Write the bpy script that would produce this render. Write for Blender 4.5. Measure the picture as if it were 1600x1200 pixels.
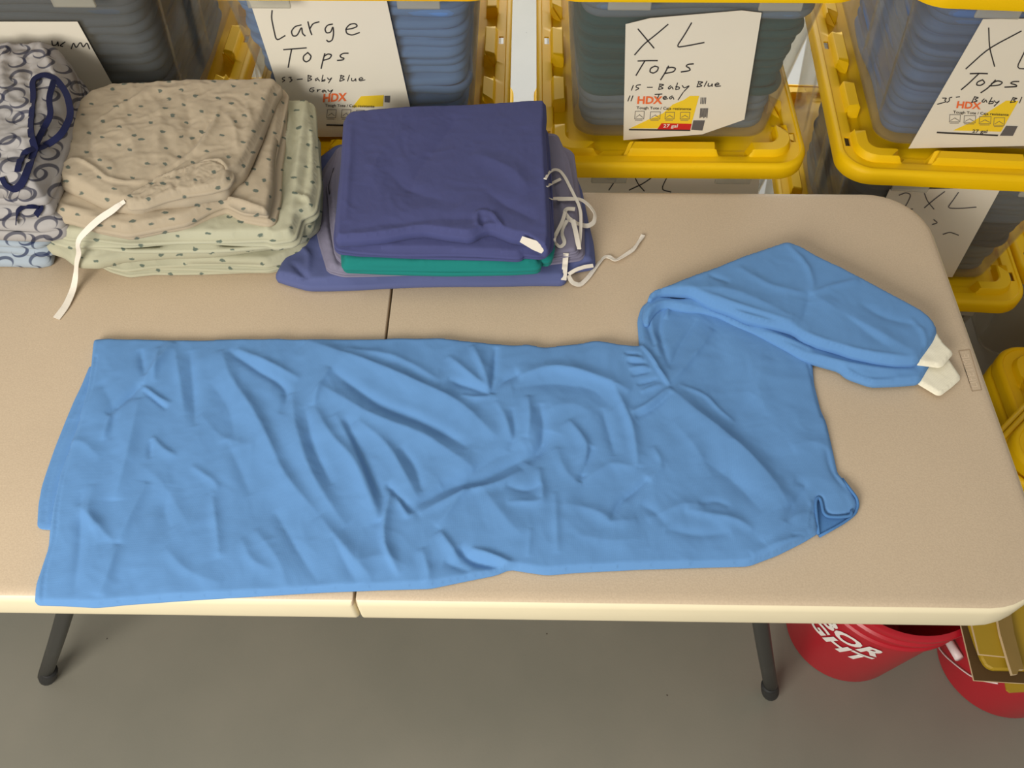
import bpy, bmesh, math, random
import numpy as np
from mathutils import Vector, Matrix, Euler
from mathutils.geometry import delaunay_2d_cdt

random.seed(7)
for o in list(bpy.data.objects): bpy.data.objects.remove(o)
scene = bpy.context.scene
COL = scene.collection

# ------------------------------------------------------------------ camera
CAM = Vector((0.21323, -0.38822, 1.8152)); FOC = 1350.0
rv = Vector((0.597325, 0.0079239, 0.0132945))
RM = Matrix.Rotation(rv.length, 3, rv.normalized())
cd = bpy.data.cameras.new('camera'); cam = bpy.data.objects.new('camera', cd); COL.objects.link(cam)
cam.matrix_world = Matrix.Translation(CAM) @ RM.to_4x4()
cd.sensor_width = 36; cd.lens = FOC/1600*36; cd.clip_start = .05; cd.clip_end = 60
scene.camera = cam

# ------------------------------------------------------------------ world, lights, exposure
w = bpy.data.worlds.new('world'); scene.world = w; w.use_nodes = True
w.node_tree.nodes['Background'].inputs[0].default_value = (1.0, .955, .88, 1)
w.node_tree.nodes['Background'].inputs[1].default_value = 0.36
def area(name, loc, target, sx, sy, power, color):
    l = bpy.data.lights.new(name, 'AREA'); l.shape = 'RECTANGLE'; l.size = sx; l.size_y = sy
    l.energy = power; l.color = color
    o = bpy.data.objects.new(name, l); COL.objects.link(o); o.location = loc
    o.rotation_euler = (Vector(target)-Vector(loc)).to_track_quat('-Z', 'Y').to_euler()
    return o
area('daylight_front', (-.95, -1.75, 2.05), (0.25, .1, .7), 1.4, 1.0, 78, (1.0, .955, .87))
area('ceiling_fill', (-.5, .3, 3.3), (-.4, .4, 0), 2.2, .7, 12, (1.0, .93, .8))  # soft fill added overhead, stands for no known fixture
area('daylight_back', (.4, 3.55, 1.3), (.35, 2.1, 0), 3.2, .9, 105, (.97, .99, 1.0))
vs = scene.view_settings
vs.view_transform = 'Standard'; vs.look = 'None'; vs.exposure = 0.0; vs.gamma = 1.0; vs.use_curve_mapping = False
scene.cycles.transparent_max_bounces = 32

# ------------------------------------------------------------------ measuring helpers (pixel of the 1600x1200 photo -> point in the place)
def ray(u, v): return (RM @ Vector(((u-800)/FOC, -(v-600)/FOC, -1)))
def P(u, v, z):
    d = ray(u, v); t = (z-CAM.z)/d.z; return CAM + d*t
def Q(u, v, p0, n):
    d = ray(u, v); t = (Vector(p0)-CAM).dot(n)/d.dot(n); return CAM + d*t

# ------------------------------------------------------------------ materials
def srgb(r, g, b):
    f = lambda c: ((c/255)/12.92 if c/255 <= .04045 else (((c/255)+.055)/1.055)**2.4)
    return (f(r), f(g), f(b), 1)
def newmat(name):
    m = bpy.data.materials.new(name); m.use_nodes = True
    nt = m.node_tree; return m, nt, nt.nodes, nt.links, nt.nodes['Principled BSDF']
def plain(name, col, rough=.5, spec=.5, metal=0, bump=0, bscale=300, var=0, vscale=5):
    m, nt, N, L, b = newmat(name)
    b.inputs['Base Color'].default_value = col; b.inputs['Roughness'].default_value = rough
    b.inputs['Specular IOR Level'].default_value = spec; b.inputs['Metallic'].default_value = metal
    tc = N.new('ShaderNodeTexCoord')
    if var:
        n = N.new('ShaderNodeTexNoise'); n.inputs['Scale'].default_value = vscale; n.inputs['Detail'].default_value = 5
        mx = N.new('ShaderNodeMix'); mx.data_type = 'RGBA'; L.new(tc.outputs['Object'], n.inputs['Vector'])
        mx.inputs[6].default_value = tuple(c*(1-var) for c in col[:3])+(1,); mx.inputs[7].default_value = tuple(min(1, c*(1+var)) for c in col[:3])+(1,)
        L.new(n.outputs['Fac'], mx.inputs[0]); L.new(mx.outputs[2], b.inputs['Base Color'])
    if bump:
        n2 = N.new('ShaderNodeTexNoise'); n2.inputs['Scale'].default_value = bscale; n2.inputs['Detail'].default_value = 3
        L.new(tc.outputs['Object'], n2.inputs['Vector'])
        bp = N.new('ShaderNodeBump'); bp.inputs['Strength'].default_value = bump; bp.inputs['Distance'].default_value = .001
        L.new(n2.outputs['Fac'], bp.inputs['Height']); L.new(bp.outputs['Normal'], b.inputs['Normal'])
    return m
def cloth(name, col, var=.05, rough=.9, weave=.35):
    m, nt, N, L, b = newmat(name)
    b.inputs['Roughness'].default_value = rough; b.inputs['Specular IOR Level'].default_value = .15
    b.inputs['Sheen Weight'].default_value = .04; b.inputs['Sheen Roughness'].default_value = .5
    tc = N.new('ShaderNodeTexCoord'); uv = N.new('ShaderNodeUVMap')
    n = N.new('ShaderNodeTexNoise'); n.inputs['Scale'].default_value = 9; n.inputs['Detail'].default_value = 6
    L.new(tc.outputs['Object'], n.inputs['Vector'])
    mx = N.new('ShaderNodeMix'); mx.data_type = 'RGBA'
    mx.inputs[6].default_value = tuple(c*(1-var) for c in col[:3])+(1,); mx.inputs[7].default_value = tuple(min(1, c*(1+var)) for c in col[:3])+(1,)
    L.new(n.outputs['Fac'], mx.inputs[0]); L.new(mx.outputs[2], b.inputs['Base Color'])
    w1 = N.new('ShaderNodeTexWave'); w1.inputs['Scale'].default_value = 260; w1.bands_direction = 'X'
    w2 = N.new('ShaderNodeTexWave'); w2.inputs['Scale'].default_value = 260; w2.bands_direction = 'Y'
    L.new(uv.outputs[0], w1.inputs['Vector']); L.new(uv.outputs[0], w2.inputs['Vector'])
    n3 = N.new('ShaderNodeTexNoise'); n3.inputs['Scale'].default_value = 55; n3.inputs['Detail'].default_value = 4
    L.new(tc.outputs['Object'], n3.inputs['Vector'])
    a = N.new('ShaderNodeMath'); a.operation = 'ADD'; L.new(w1.outputs['Fac'], a.inputs[0]); L.new(w2.outputs['Fac'], a.inputs[1])
    a2 = N.new('ShaderNodeMath'); a2.operation = 'MULTIPLY_ADD'; a2.inputs[1].default_value = .12
    L.new(a.outputs[0], a2.inputs[0]); L.new(n3.outputs['Fac'], a2.inputs[2])
    bp = N.new('ShaderNodeBump'); bp.inputs['Strength'].default_value = weave; bp.inputs['Distance'].default_value = .0016
    L.new(a2.outputs[0], bp.inputs['Height']); L.new(bp.outputs['Normal'], b.inputs['Normal'])
    m['_mix'] = mx.name
    return m
def sprig(name, col):
    m = cloth(name, col, .07); nt = m.node_tree; N, L = nt.nodes, nt.links; b = N['Principled BSDF']; mx = N[m['_mix']]
    uv = N.new('ShaderNodeUVMap')
    sc = N.new('ShaderNodeMapping'); sc.inputs['Scale'].default_value = (30, 30, 1); sc.inputs['Rotation'].default_value = (0, 0, .5)
    L.new(uv.outputs[0], sc.inputs['Vector'])
    vo = N.new('ShaderNodeTexVoronoi'); vo.voronoi_dimensions = '2D'; vo.inputs['Scale'].default_value = 1; vo.inputs['Randomness'].default_value = .55
    L.new(sc.outputs[0], vo.inputs['Vector'])
    sub = N.new('ShaderNodeVectorMath'); sub.operation = 'SUBTRACT'; L.new(sc.outputs[0], sub.inputs[0]); L.new(vo.outputs['Position'], sub.inputs[1])
    wv = N.new('ShaderNodeTexNoise'); wv.inputs['Scale'].default_value = 4; L.new(sc.outputs[0], wv.inputs['Vector'])
    wc = N.new('ShaderNodeVectorMath'); wc.operation = 'SUBTRACT'; wc.inputs[1].default_value = (.5, .5, .5); L.new(wv.outputs['Color'], wc.inputs[0])
    wa = N.new('ShaderNodeVectorMath'); wa.operation = 'MULTIPLY_ADD'; wa.inputs[1].default_value = (.3, .3, 0); L.new(wc.outputs[0], wa.inputs[0]); L.new(sub.outputs[0], wa.inputs[2])
    st = N.new('ShaderNodeVectorMath'); st.operation = 'MULTIPLY'; st.inputs[1].default_value = (.8, 1.25, 0); L.new(wa.outputs[0], st.inputs[0])
    ln = N.new('ShaderNodeVectorMath'); ln.operation = 'LENGTH'; L.new(st.outputs[0], ln.inputs[0])
    # the noise offset has mean .11,.11 - stays well inside a cell
    r = N.new('ShaderNodeMapRange'); r.inputs['From Min'].default_value = .085; r.inputs['From Max'].default_value = .13
    r.inputs['To Min'].default_value = 1; r.inputs['To Max'].default_value = 0; L.new(ln.outputs['Value'], r.inputs['Value'])
    m2 = N.new('ShaderNodeMix'); m2.data_type = 'RGBA'; m2.inputs[7].default_value = srgb(62, 84, 80)
    mm = N.new('ShaderNodeMath'); mm.operation = 'MULTIPLY'; mm.inputs[1].default_value = .8; L.new(r.outputs[0], mm.inputs[0])
    L.new(mm.outputs[0], m2.inputs[0]); L.new(mx.outputs[2], m2.inputs[6]); L.new(m2.outputs[2], b.inputs['Base Color'])
    return m
def rings(name, col, c2):
    m = cloth(name, col, .12); nt = m.node_tree; N, L = nt.nodes, nt.links; b = N['Principled BSDF']; mx = N[m['_mix']]
    uv = N.new('ShaderNodeUVMap'); last = mx.outputs[2]
    for k, (s, off, strength) in enumerate([(24, 0, .85), (19, 3.3, .8)]):
        sc = N.new('ShaderNodeMapping'); sc.inputs['Scale'].default_value = (s, s, 1); sc.inputs['Location'].default_value = (off, off*.7, 0)
        L.new(uv.outputs[0], sc.inputs['Vector'])
        vo = N.new('ShaderNodeTexVoronoi'); vo.voronoi_dimensions = '2D'; vo.inputs['Scale'].default_value = 1; vo.inputs['Randomness'].default_value = .55
        L.new(sc.outputs[0], vo.inputs['Vector'])
        sub = N.new('ShaderNodeMath'); sub.operation = 'SUBTRACT'; sub.inputs[1].default_value = .30; L.new(vo.outputs['Distance'], sub.inputs[0])
        ab = N.new('ShaderNodeMath'); ab.operation = 'ABSOLUTE'; L.new(sub.outputs[0], ab.inputs[0])
        # crescent: line thickness varies around the ring
        dv = N.new('ShaderNodeVectorMath'); dv.operation = 'SUBTRACT'; L.new(sc.outputs[0], dv.inputs[0]); L.new(vo.outputs['Position'], dv.inputs[1])
        dt = N.new('ShaderNodeVectorMath'); dt.operation = 'DOT_PRODUCT'; dt.inputs[1].default_value = ((.13, -.08, 0), (-.07, .13, 0))[k]; L.new(dv.outputs[0], dt.inputs[0])
        th = N.new('ShaderNodeMath'); th.operation = 'ADD'; th.inputs[1].default_value = .048; L.new(dt.outputs['Value'], th.inputs[0])
        df = N.new('ShaderNodeMath'); df.operation = 'SUBTRACT'; L.new(th.outputs[0], df.inputs[0]); L.new(ab.outputs[0], df.inputs[1])
        r = N.new('ShaderNodeMapRange'); r.inputs['From Min'].default_value = 0; r.inputs['From Max'].default_value = .03; r.inputs['To Max'].default_value = strength
        L.new(df.outputs[0], r.inputs['Value'])
        m2 = N.new('ShaderNodeMix'); m2.data_type = 'RGBA'; m2.inputs[7].default_value = c2
        L.new(r.outputs[0], m2.inputs[0]); L.new(last, m2.inputs[6]); last = m2.outputs[2]
    L.new(last, b.inputs['Base Color'])
    return m
def clear(name, tint, haze, op=.16, rough=.22):
    m, nt, N, L, b = newmat(name)
    b.inputs['Base Color'].default_value = haze; b.inputs['Roughness'].default_value = rough
    b.inputs['Specular IOR Level'].default_value = .6
    t = N.new('ShaderNodeBsdfTransparent'); t.inputs[0].default_value = tint
    lw = N.new('ShaderNodeLayerWeight'); lw.inputs[0].default_value = .12
    mr = N.new('ShaderNodeMapRange'); mr.inputs['To Min'].default_value = op; mr.inputs['To Max'].default_value = .6
    L.new(lw.outputs['Facing'], mr.inputs['Value'])
    mx = N.new('ShaderNodeMixShader'); L.new(mr.outputs[0], mx.inputs[0]); L.new(t.outputs[0], mx.inputs[1]); L.new(b.outputs[0], mx.inputs[2])
    L.new(mx.outputs[0], N['Material Output'].inputs[0])
    return m
def yellowmat():
    m, nt, N, L, b = newmat('yellow_plastic')
    b.inputs['Base Color'].default_value = srgb(252, 208, 4); b.inputs['Roughness'].default_value = .5; b.inputs['Specular IOR Level'].default_value = .3
    t = N.new('ShaderNodeBsdfTranslucent'); t.inputs[0].default_value = srgb(240, 180, 0)
    n2 = N.new('ShaderNodeTexNoise'); n2.inputs['Scale'].default_value = 500
    tc = N.new('ShaderNodeTexCoord'); L.new(tc.outputs['Object'], n2.inputs['Vector'])
    bp = N.new('ShaderNodeBump'); bp.inputs['Strength'].default_value = .15; bp.inputs['Distance'].default_value = .001
    L.new(n2.outputs['Fac'], bp.inputs['Height']); L.new(bp.outputs['Normal'], b.inputs['Normal'])
    mx = N.new('ShaderNodeMixShader'); mx.inputs[0].default_value = .22
    L.new(b.outputs[0], mx.inputs[1]); L.new(t.outputs[0], mx.inputs[2]); L.new(mx.outputs[0], N['Material Output'].inputs[0])
    return m
M = {}
M['gown'] = cloth('blue_gown_cloth', srgb(97, 142, 194), .04, weave=.3)
M['gown_dark'] = cloth('blue_binding_cloth', srgb(78, 124, 178), .04)
M['cuff'] = cloth('cuff_knit', srgb(236, 230, 208), .03, weave=.6)
M['purple'] = cloth('purple_cloth', srgb(74, 78, 122), .05)
M['purple2'] = cloth('slate_purple_cloth', srgb(88, 96, 140), .05)
M['grey_purple'] = cloth('grey_purple_cloth', srgb(126, 122, 142), .05)
M['teal'] = cloth('teal_cloth', srgb(30, 122, 116), .05)
M['tie'] = cloth('white_tie_cloth', srgb(226, 218, 205), .03)
M['navy'] = cloth('navy_tie_cloth', srgb(26, 30, 62), .05)
M['sprig_brown'] = sprig('beige_sprig_cloth', srgb(174, 160, 138))
M['sprig_green'] = sprig('sage_sprig_cloth', srgb(178, 176, 152))
M['ring_grey'] = rings('grey_ring_print_cloth', srgb(166, 162, 160), srgb(48, 50, 70))
M['ring_blue'] = rings('blue_ring_print_cloth', srgb(160, 172, 184), srgb(40, 50, 84))
M['clear'] = clear('clear_plastic', (.93, .92, .89, 1), srgb(190, 184, 168), .04, .15)
M['tabp'] = clear('frosted_plastic', (.8, .8, .76, 1), srgb(200, 196, 182), .35, .4)
M['yellow'] = yellowmat()
M['paper'] = plain('white_paper', srgb(226, 219, 203), .85, .1, var=.03, vscale=12)
M['ink'] = plain('black_marker_ink', srgb(52, 50, 52), .6, .3)
M['orange'] = plain('orange_print', srgb(236, 112, 60), .6, .3)
M['yprint'] = plain('yellow_print', srgb(240, 205, 50), .6, .3)
M['redprint'] = plain('red_print', srgb(200, 40, 40), .6, .3)
M['greyprint'] = plain('grey_print', srgb(96, 94, 96), .6, .3)
M['whiteprint'] = plain('white_print', srgb(232, 226, 220), .6, .3)
M['black_metal'] = plain('black_powder_coat', srgb(48, 48, 46), .45, .5, var=.1, vscale=30)
M['rubber'] = plain('black_rubber', srgb(40, 40, 40), .6, .4)
M['red'] = plain('red_plastic', srgb(176, 22, 38), .35, .5, var=.06, vscale=8)
M['whitep'] = plain('white_plastic', srgb(222, 206, 204), .45, .5)
M['wire'] = plain('steel_wire', srgb(190, 180, 180), .35, .5, metal=.6)
M['card'] = plain('brown_hardboard', srgb(84, 62, 34), .8, .2, var=.2, vscale=14)
M['cardedge'] = plain('pale_cut_edge', srgb(200, 176, 140), .8, .2)
M['olive'] = plain('olive_wood', srgb(132, 108, 60), .8, .2, var=.15, vscale=20)
M['ypad'] = plain('shaded_yellow_plastic', srgb(160, 130, 26), .5, .4, var=.06)  # yellow plastic with the shade it lies in mixed into its colour
M['wall'] = plain('white_wall_paint', srgb(222, 220, 214), .8, .2, var=.02)
# tabletop: speckled beige moulded plastic
def tablemat():
    m, nt, N, L, b = newmat('beige_table_plastic')
    tc = N.new('ShaderNodeTexCoord')
    n = N.new('ShaderNodeTexNoise'); n.inputs['Scale'].default_value = 420; n.inputs['Detail'].default_value = 2; L.new(tc.outputs['Object'], n.inputs['Vector'])
    cr = N.new('ShaderNodeValToRGB'); e = cr.color_ramp.elements
    e[0].position = .3; e[0].color = srgb(196, 176, 150); e[1].position = .7; e[1].color = srgb(206, 186, 159)
    L.new(n.outputs['Fac'], cr.inputs[0])
    n4 = N.new('ShaderNodeTexNoise'); n4.inputs['Scale'].default_value = 6; n4.inputs['Detail'].default_value = 6; L.new(tc.outputs['Object'], n4.inputs['Vector'])
    mx = N.new('ShaderNodeMix'); mx.data_type = 'RGBA'; mx.blend_type = 'MULTIPLY'; mx.inputs[0].default_value = .12
    L.new(cr.outputs[0], mx.inputs[6]); L.new(n4.outputs['Fac'], mx.inputs[7])
    L.new(mx.outputs[2], b.inputs['Base Color'])
    b.inputs['Roughness'].default_value = .5; b.inputs['Specular IOR Level'].default_value = .4
    bp = N.new('ShaderNodeBump'); bp.inputs['Strength'].default_value = .25; bp.inputs['Distance'].default_value = .0008
    L.new(n.outputs['Fac'], bp.inputs['Height']); L.new(bp.outputs['Normal'], b.inputs['Normal'])
    return m
M['table'] = tablemat()
M['tableedge'] = plain('cream_table_edge', srgb(228, 216, 184), .45, .4, var=.03, vscale=20)
def floormat():
    m, nt, N, L, b = newmat('grey_floor_paint')
    tc = N.new('ShaderNodeTexCoord')
    n = N.new('ShaderNodeTexNoise'); n.inputs['Scale'].default_value = 3; n.inputs['Detail'].default_value = 8; L.new(tc.outputs['Object'], n.inputs['Vector'])
    cr = N.new('ShaderNodeValToRGB'); e = cr.color_ramp.elements
    e[0].position = .3; e[0].color = srgb(120, 118, 107); e[1].position = .75; e[1].color = srgb(132, 128, 116)
    L.new(n.outputs['Fac'], cr.inputs[0])
    n2 = N.new('ShaderNodeTexNoise'); n2.inputs['Scale'].default_value = 90; n2.inputs['Detail'].default_value = 0; L.new(tc.outputs['Object'], n2.inputs['Vector'])
    r = N.new('ShaderNodeMapRange'); r.inputs['From Min'].default_value = .89; r.inputs['From Max'].default_value = .91; L.new(n2.outputs['Fac'], r.inputs['Value'])
    mx = N.new('ShaderNodeMix'); mx.data_type = 'RGBA'; mx.inputs[7].default_value = srgb(70, 62, 55); L.new(r.outputs[0], mx.inputs[0]); L.new(cr.outputs[0], mx.inputs[6])
    L.new(mx.outputs[2], b.inputs['Base Color'])
    b.inputs['Roughness'].default_value = .42; b.inputs['Specular IOR Level'].default_value = .45
    n3 = N.new('ShaderNodeTexNoise'); n3.inputs['Scale'].default_value = 240; L.new(tc.outputs['Object'], n3.inputs['Vector'])
    bp = N.new('ShaderNodeBump'); bp.inputs['Strength'].default_value = .12; bp.inputs['Distance'].default_value = .001
    L.new(n3.outputs['Fac'], bp.inputs['Height']); L.new(bp.outputs['Normal'], b.inputs['Normal'])
    return m
M['floor'] = floormat()

# ------------------------------------------------------------------ object helpers
def mesh_obj(name, verts, faces, mat, parent=None, smooth=True, uvs=None):
    me = bpy.data.meshes.new(name); me.from_pydata([tuple(v) for v in verts], [], faces); me.update()
    me.materials.append(mat)
    if smooth: me.polygons.foreach_set('use_smooth', [True]*len(me.polygons))
    ul = me.uv_layers.new(name='UVMap'); co = np.empty(len(me.vertices)*3); me.vertices.foreach_get('co', co); co = co.reshape(-1, 3)
    li = np.empty(len(me.loops), int); me.loops.foreach_get('vertex_index', li); c = co[li]
    uv = np.stack([c[:, 0]-.7*c[:, 2], c[:, 1]+c[:, 2]], 1); ul.data.foreach_set('uv', uv.ravel())
    o = bpy.data.objects.new(name, me); COL.objects.link(o)
    if parent: o.parent = parent
    return o
def empty(name, loc, rz=0):
    o = bpy.data.objects.new(name, None); COL.objects.link(o); o.location = loc; o.rotation_euler = (0, 0, rz); o.empty_display_size = .1; return o
def tag(o, label=None, cat=None, group=None, kind=None):
    if label: o['label'] = label
    if cat: o['category'] = cat
    if group: o['group'] = group
    if kind: o['kind'] = kind
    return o
def rootof(o, root_loc):
    pass
def attach(child, root):
    """parent keeping the world position (root has no scale)"""
    child.parent = root
    child.matrix_parent_inverse = (Matrix.Translation(root.location) @ root.rotation_euler.to_matrix().to_4x4()).inverted()
    return child
def copy_tree(o, parent=None):
    c = o.copy(); COL.objects.link(c)
    if parent: c.parent = parent
    for ch in [x for x in bpy.data.objects if x.parent == o]: copy_tree(ch, c)
    return c
def bm_obj(name, bm, mat, parent=None, smooth=False):
    me = bpy.data.meshes.new(name); bm.normal_update(); bm.to_mesh(me); bm.free(); me.materials.append(mat)
    if smooth: me.polygons.foreach_set('use_smooth', [True]*len(me.polygons))
    o = bpy.data.objects.new(name, me); COL.objects.link(o)
    if parent: o.parent = parent
    return o
def box_bm(sx, sy, sz, loc=(0, 0, 0), bev=0, seg=2):
    bm = bmesh.new(); bmesh.ops.create_cube(bm, size=1, matrix=Matrix.Translation(loc) @ Matrix.Diagonal((sx, sy, sz, 1)))
    if bev: bmesh.ops.bevel(bm, geom=bm.edges[:], offset=bev, segments=seg, affect='EDGES', profile=.5)
    return bm
def loft(loops, close_start=True, close_end=True):
    """loops: list of (n,3) arrays -> verts, faces"""
    n = len(loops[0]); V = np.concatenate(loops); F = []
    for k in range(len(loops)-1):
        a = k*n; b = (k+1)*n
        for i in range(n):
            j = (i+1) % n; F.append((a+i, a+j, b+j, b+i))
    if close_start: F.append(tuple(range(n-1, -1, -1)))
    if close_end: F.append(tuple(range((len(loops)-1)*n, len(loops)*n)))
    return V, F
def rrect(hx, hy, r, n=160, arc=10):
    """rounded rectangle, evenly resampled; returns (n,2) ccw"""
    pts = []
    for cx, cy, a0 in ((hx-r, -hy+r, -90), (hx-r, hy-r, 0), (-hx+r, hy-r, 90), (-hx+r, -hy+r, 180)):
        for k in range(arc+1):
            a = math.radians(a0+90*k/arc); pts.append((cx+r*math.cos(a), cy+r*math.sin(a)))
    return resample(np.array(pts), n=n)
def resample(pts, n=None, step=None):
    p = np.vstack([pts, pts[:1]]); s = np.concatenate([[0], np.cumsum(np.hypot(*np.diff(p, axis=0).T))])
    if n is None: n = max(8, int(s[-1]/step))
    t = np.linspace(0, s[-1], n, endpoint=False)
    return np.stack([np.interp(t, s, p[:, 0]), np.interp(t, s, p[:, 1])], 1)
def chaikin(p, it=1, closed=True, cut=None):
    p = np.asarray(p, float)
    for _ in range(it):
        if closed:
            q = np.roll(p, -1, 0); l = np.linalg.norm(q-p, axis=1)[:, None]+1e-9; f = np.minimum(.2, cut/l) if cut else .2
            p = np.stack([p*(1-f)+q*f, p*f+q*(1-f)], 1).reshape(-1, p.shape[1])
        else:
            a, b = p[:-1], p[1:]; m = np.stack([a*.8+b*.2, a*.2+b*.8], 1).reshape(-1, p.shape[1]); p = np.vstack([p[:1], m[1:-1], p[-1:]])
    return p

# gradient noise
_rng = np.random.RandomState(11); _perm = _rng.permutation(512); _ang = _rng.rand(512)*2*np.pi
def pnoise(x, y):
    xi = np.floor(x).astype(int); yi = np.floor(y).astype(int); xf = x-xi; yf = y-yi
    u = xf*xf*xf*(xf*(xf*6-15)+10); v = yf*yf*yf*(yf*(yf*6-15)+10)
    def g(ix, iy, dx, dy):
        a = _ang[_perm[(_perm[ix & 511]+iy) & 511]]; return np.cos(a)*dx+np.sin(a)*dy
    a = g(xi, yi, xf, yf); b = g(xi+1, yi, xf-1, yf); c = g(xi, yi+1, xf, yf-1); d = g(xi+1, yi+1, xf-1, yf-1)
    return (a+(b-a)*u)+((c+(d-c)*u)-(a+(b-a)*u))*v
def rumple(x, y, f, seed=0, ang=0, stretch=1.0):
    """fabric rumples: warped ridged noise, about -1..1"""
    c, s = math.cos(ang), math.sin(ang); X = (c*x+s*y)*f; Y = (-s*x+c*y)*f*stretch
    wx = pnoise(X*.7+seed, Y*.7+11.3)*1.2; wy = pnoise(X*.7+5.2, Y*.7+seed*1.7)*1.2
    r = 1-2.2*np.abs(pnoise(X+wx+seed*3.1, Y+wy+7.7)); r2 = 1-2.2*np.abs(pnoise(2.1*X+wx+seed, 2.1*Y+wy))
    return r*.65+r2*.25+pnoise(X*.5+seed, Y*.5)*.6

def seg_info(px, py, poly, closed):
    """distance, side sign and arc parameter to a polyline"""
    a = poly if closed else poly[:-1]; b = np.roll(poly, -1, 0) if closed else poly[1:]
    best = np.full(len(px), 1e9); side = np.zeros(len(px)); tt = np.zeros(len(px))
    L = np.hypot(*(b-a).T); cum = np.concatenate([[0], np.cumsum(L)]); tot = cum[-1]
    for i in range(len(a)):
        dx, dy = b[i]-a[i]; l2 = dx*dx+dy*dy+1e-18
        t = np.clip(((px-a[i, 0])*dx+(py-a[i, 1])*dy)/l2, 0, 1)
        ex = px-a[i, 0]-t*dx; ey = py-a[i, 1]-t*dy; d = ex*ex+ey*ey
        m = d < best; best = np.where(m, d, best); side = np.where(m, np.sign(dx*(py-a[i, 1])-dy*(px-a[i, 0])), side); tt = np.where(m, (cum[i]+t*L[i])/tot, tt)
    return np.sqrt(best), side, tt
def strokes_h(x, y, strokes, z, scale=.00085):
    """strokes: (pixel polyline, width px, height mm, asym k, taper)"""
    h = np.zeros(len(x))
    for s in strokes:
        pts, wpx, a = s[0], s[1], s[2]; k = s[3] if len(s) > 3 else 1.0; taper = s[4] if len(s) > 4 else 1
        poly = np.array([P(u, v, z)[:2] for u, v in pts]); poly = chaikin(poly, 2, False)
        wm = wpx*scale; mn = poly.min(0)-6*wm*max(k, 1); mx = poly.max(0)+6*wm*max(k, 1)
        sel = (x > mn[0]) & (x < mx[0]) & (y > mn[1]) & (y < mx[1])
        if not sel.any(): continue
        d, sd, t = seg_info(x[sel], y[sel], poly, False)
        ww = np.where(sd > 0, wm, wm*k)           # left side of the stroke is the steep one
        prof = .5*np.exp(-(d/ww)**2)+.5*np.exp(-d/(ww*.62))
        tp = np.clip(np.sin(np.pi*np.clip(t, .0, 1)), 0, 1)**.45 if taper else 1
        h[sel] += a*.001*prof*tp
    return h
def inside(px, py, poly):
    c = np.zeros(len(px), bool); n = len(poly); j = n-1
    for i in range(n):
        xi, yi = poly[i]; xj, yj = poly[j]
        if yi != yj: c ^= ((yi > py) != (yj > py)) & (px < (xj-xi)*(py-yi)/(yj-yi)+xi)
        j = i
    return c
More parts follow.
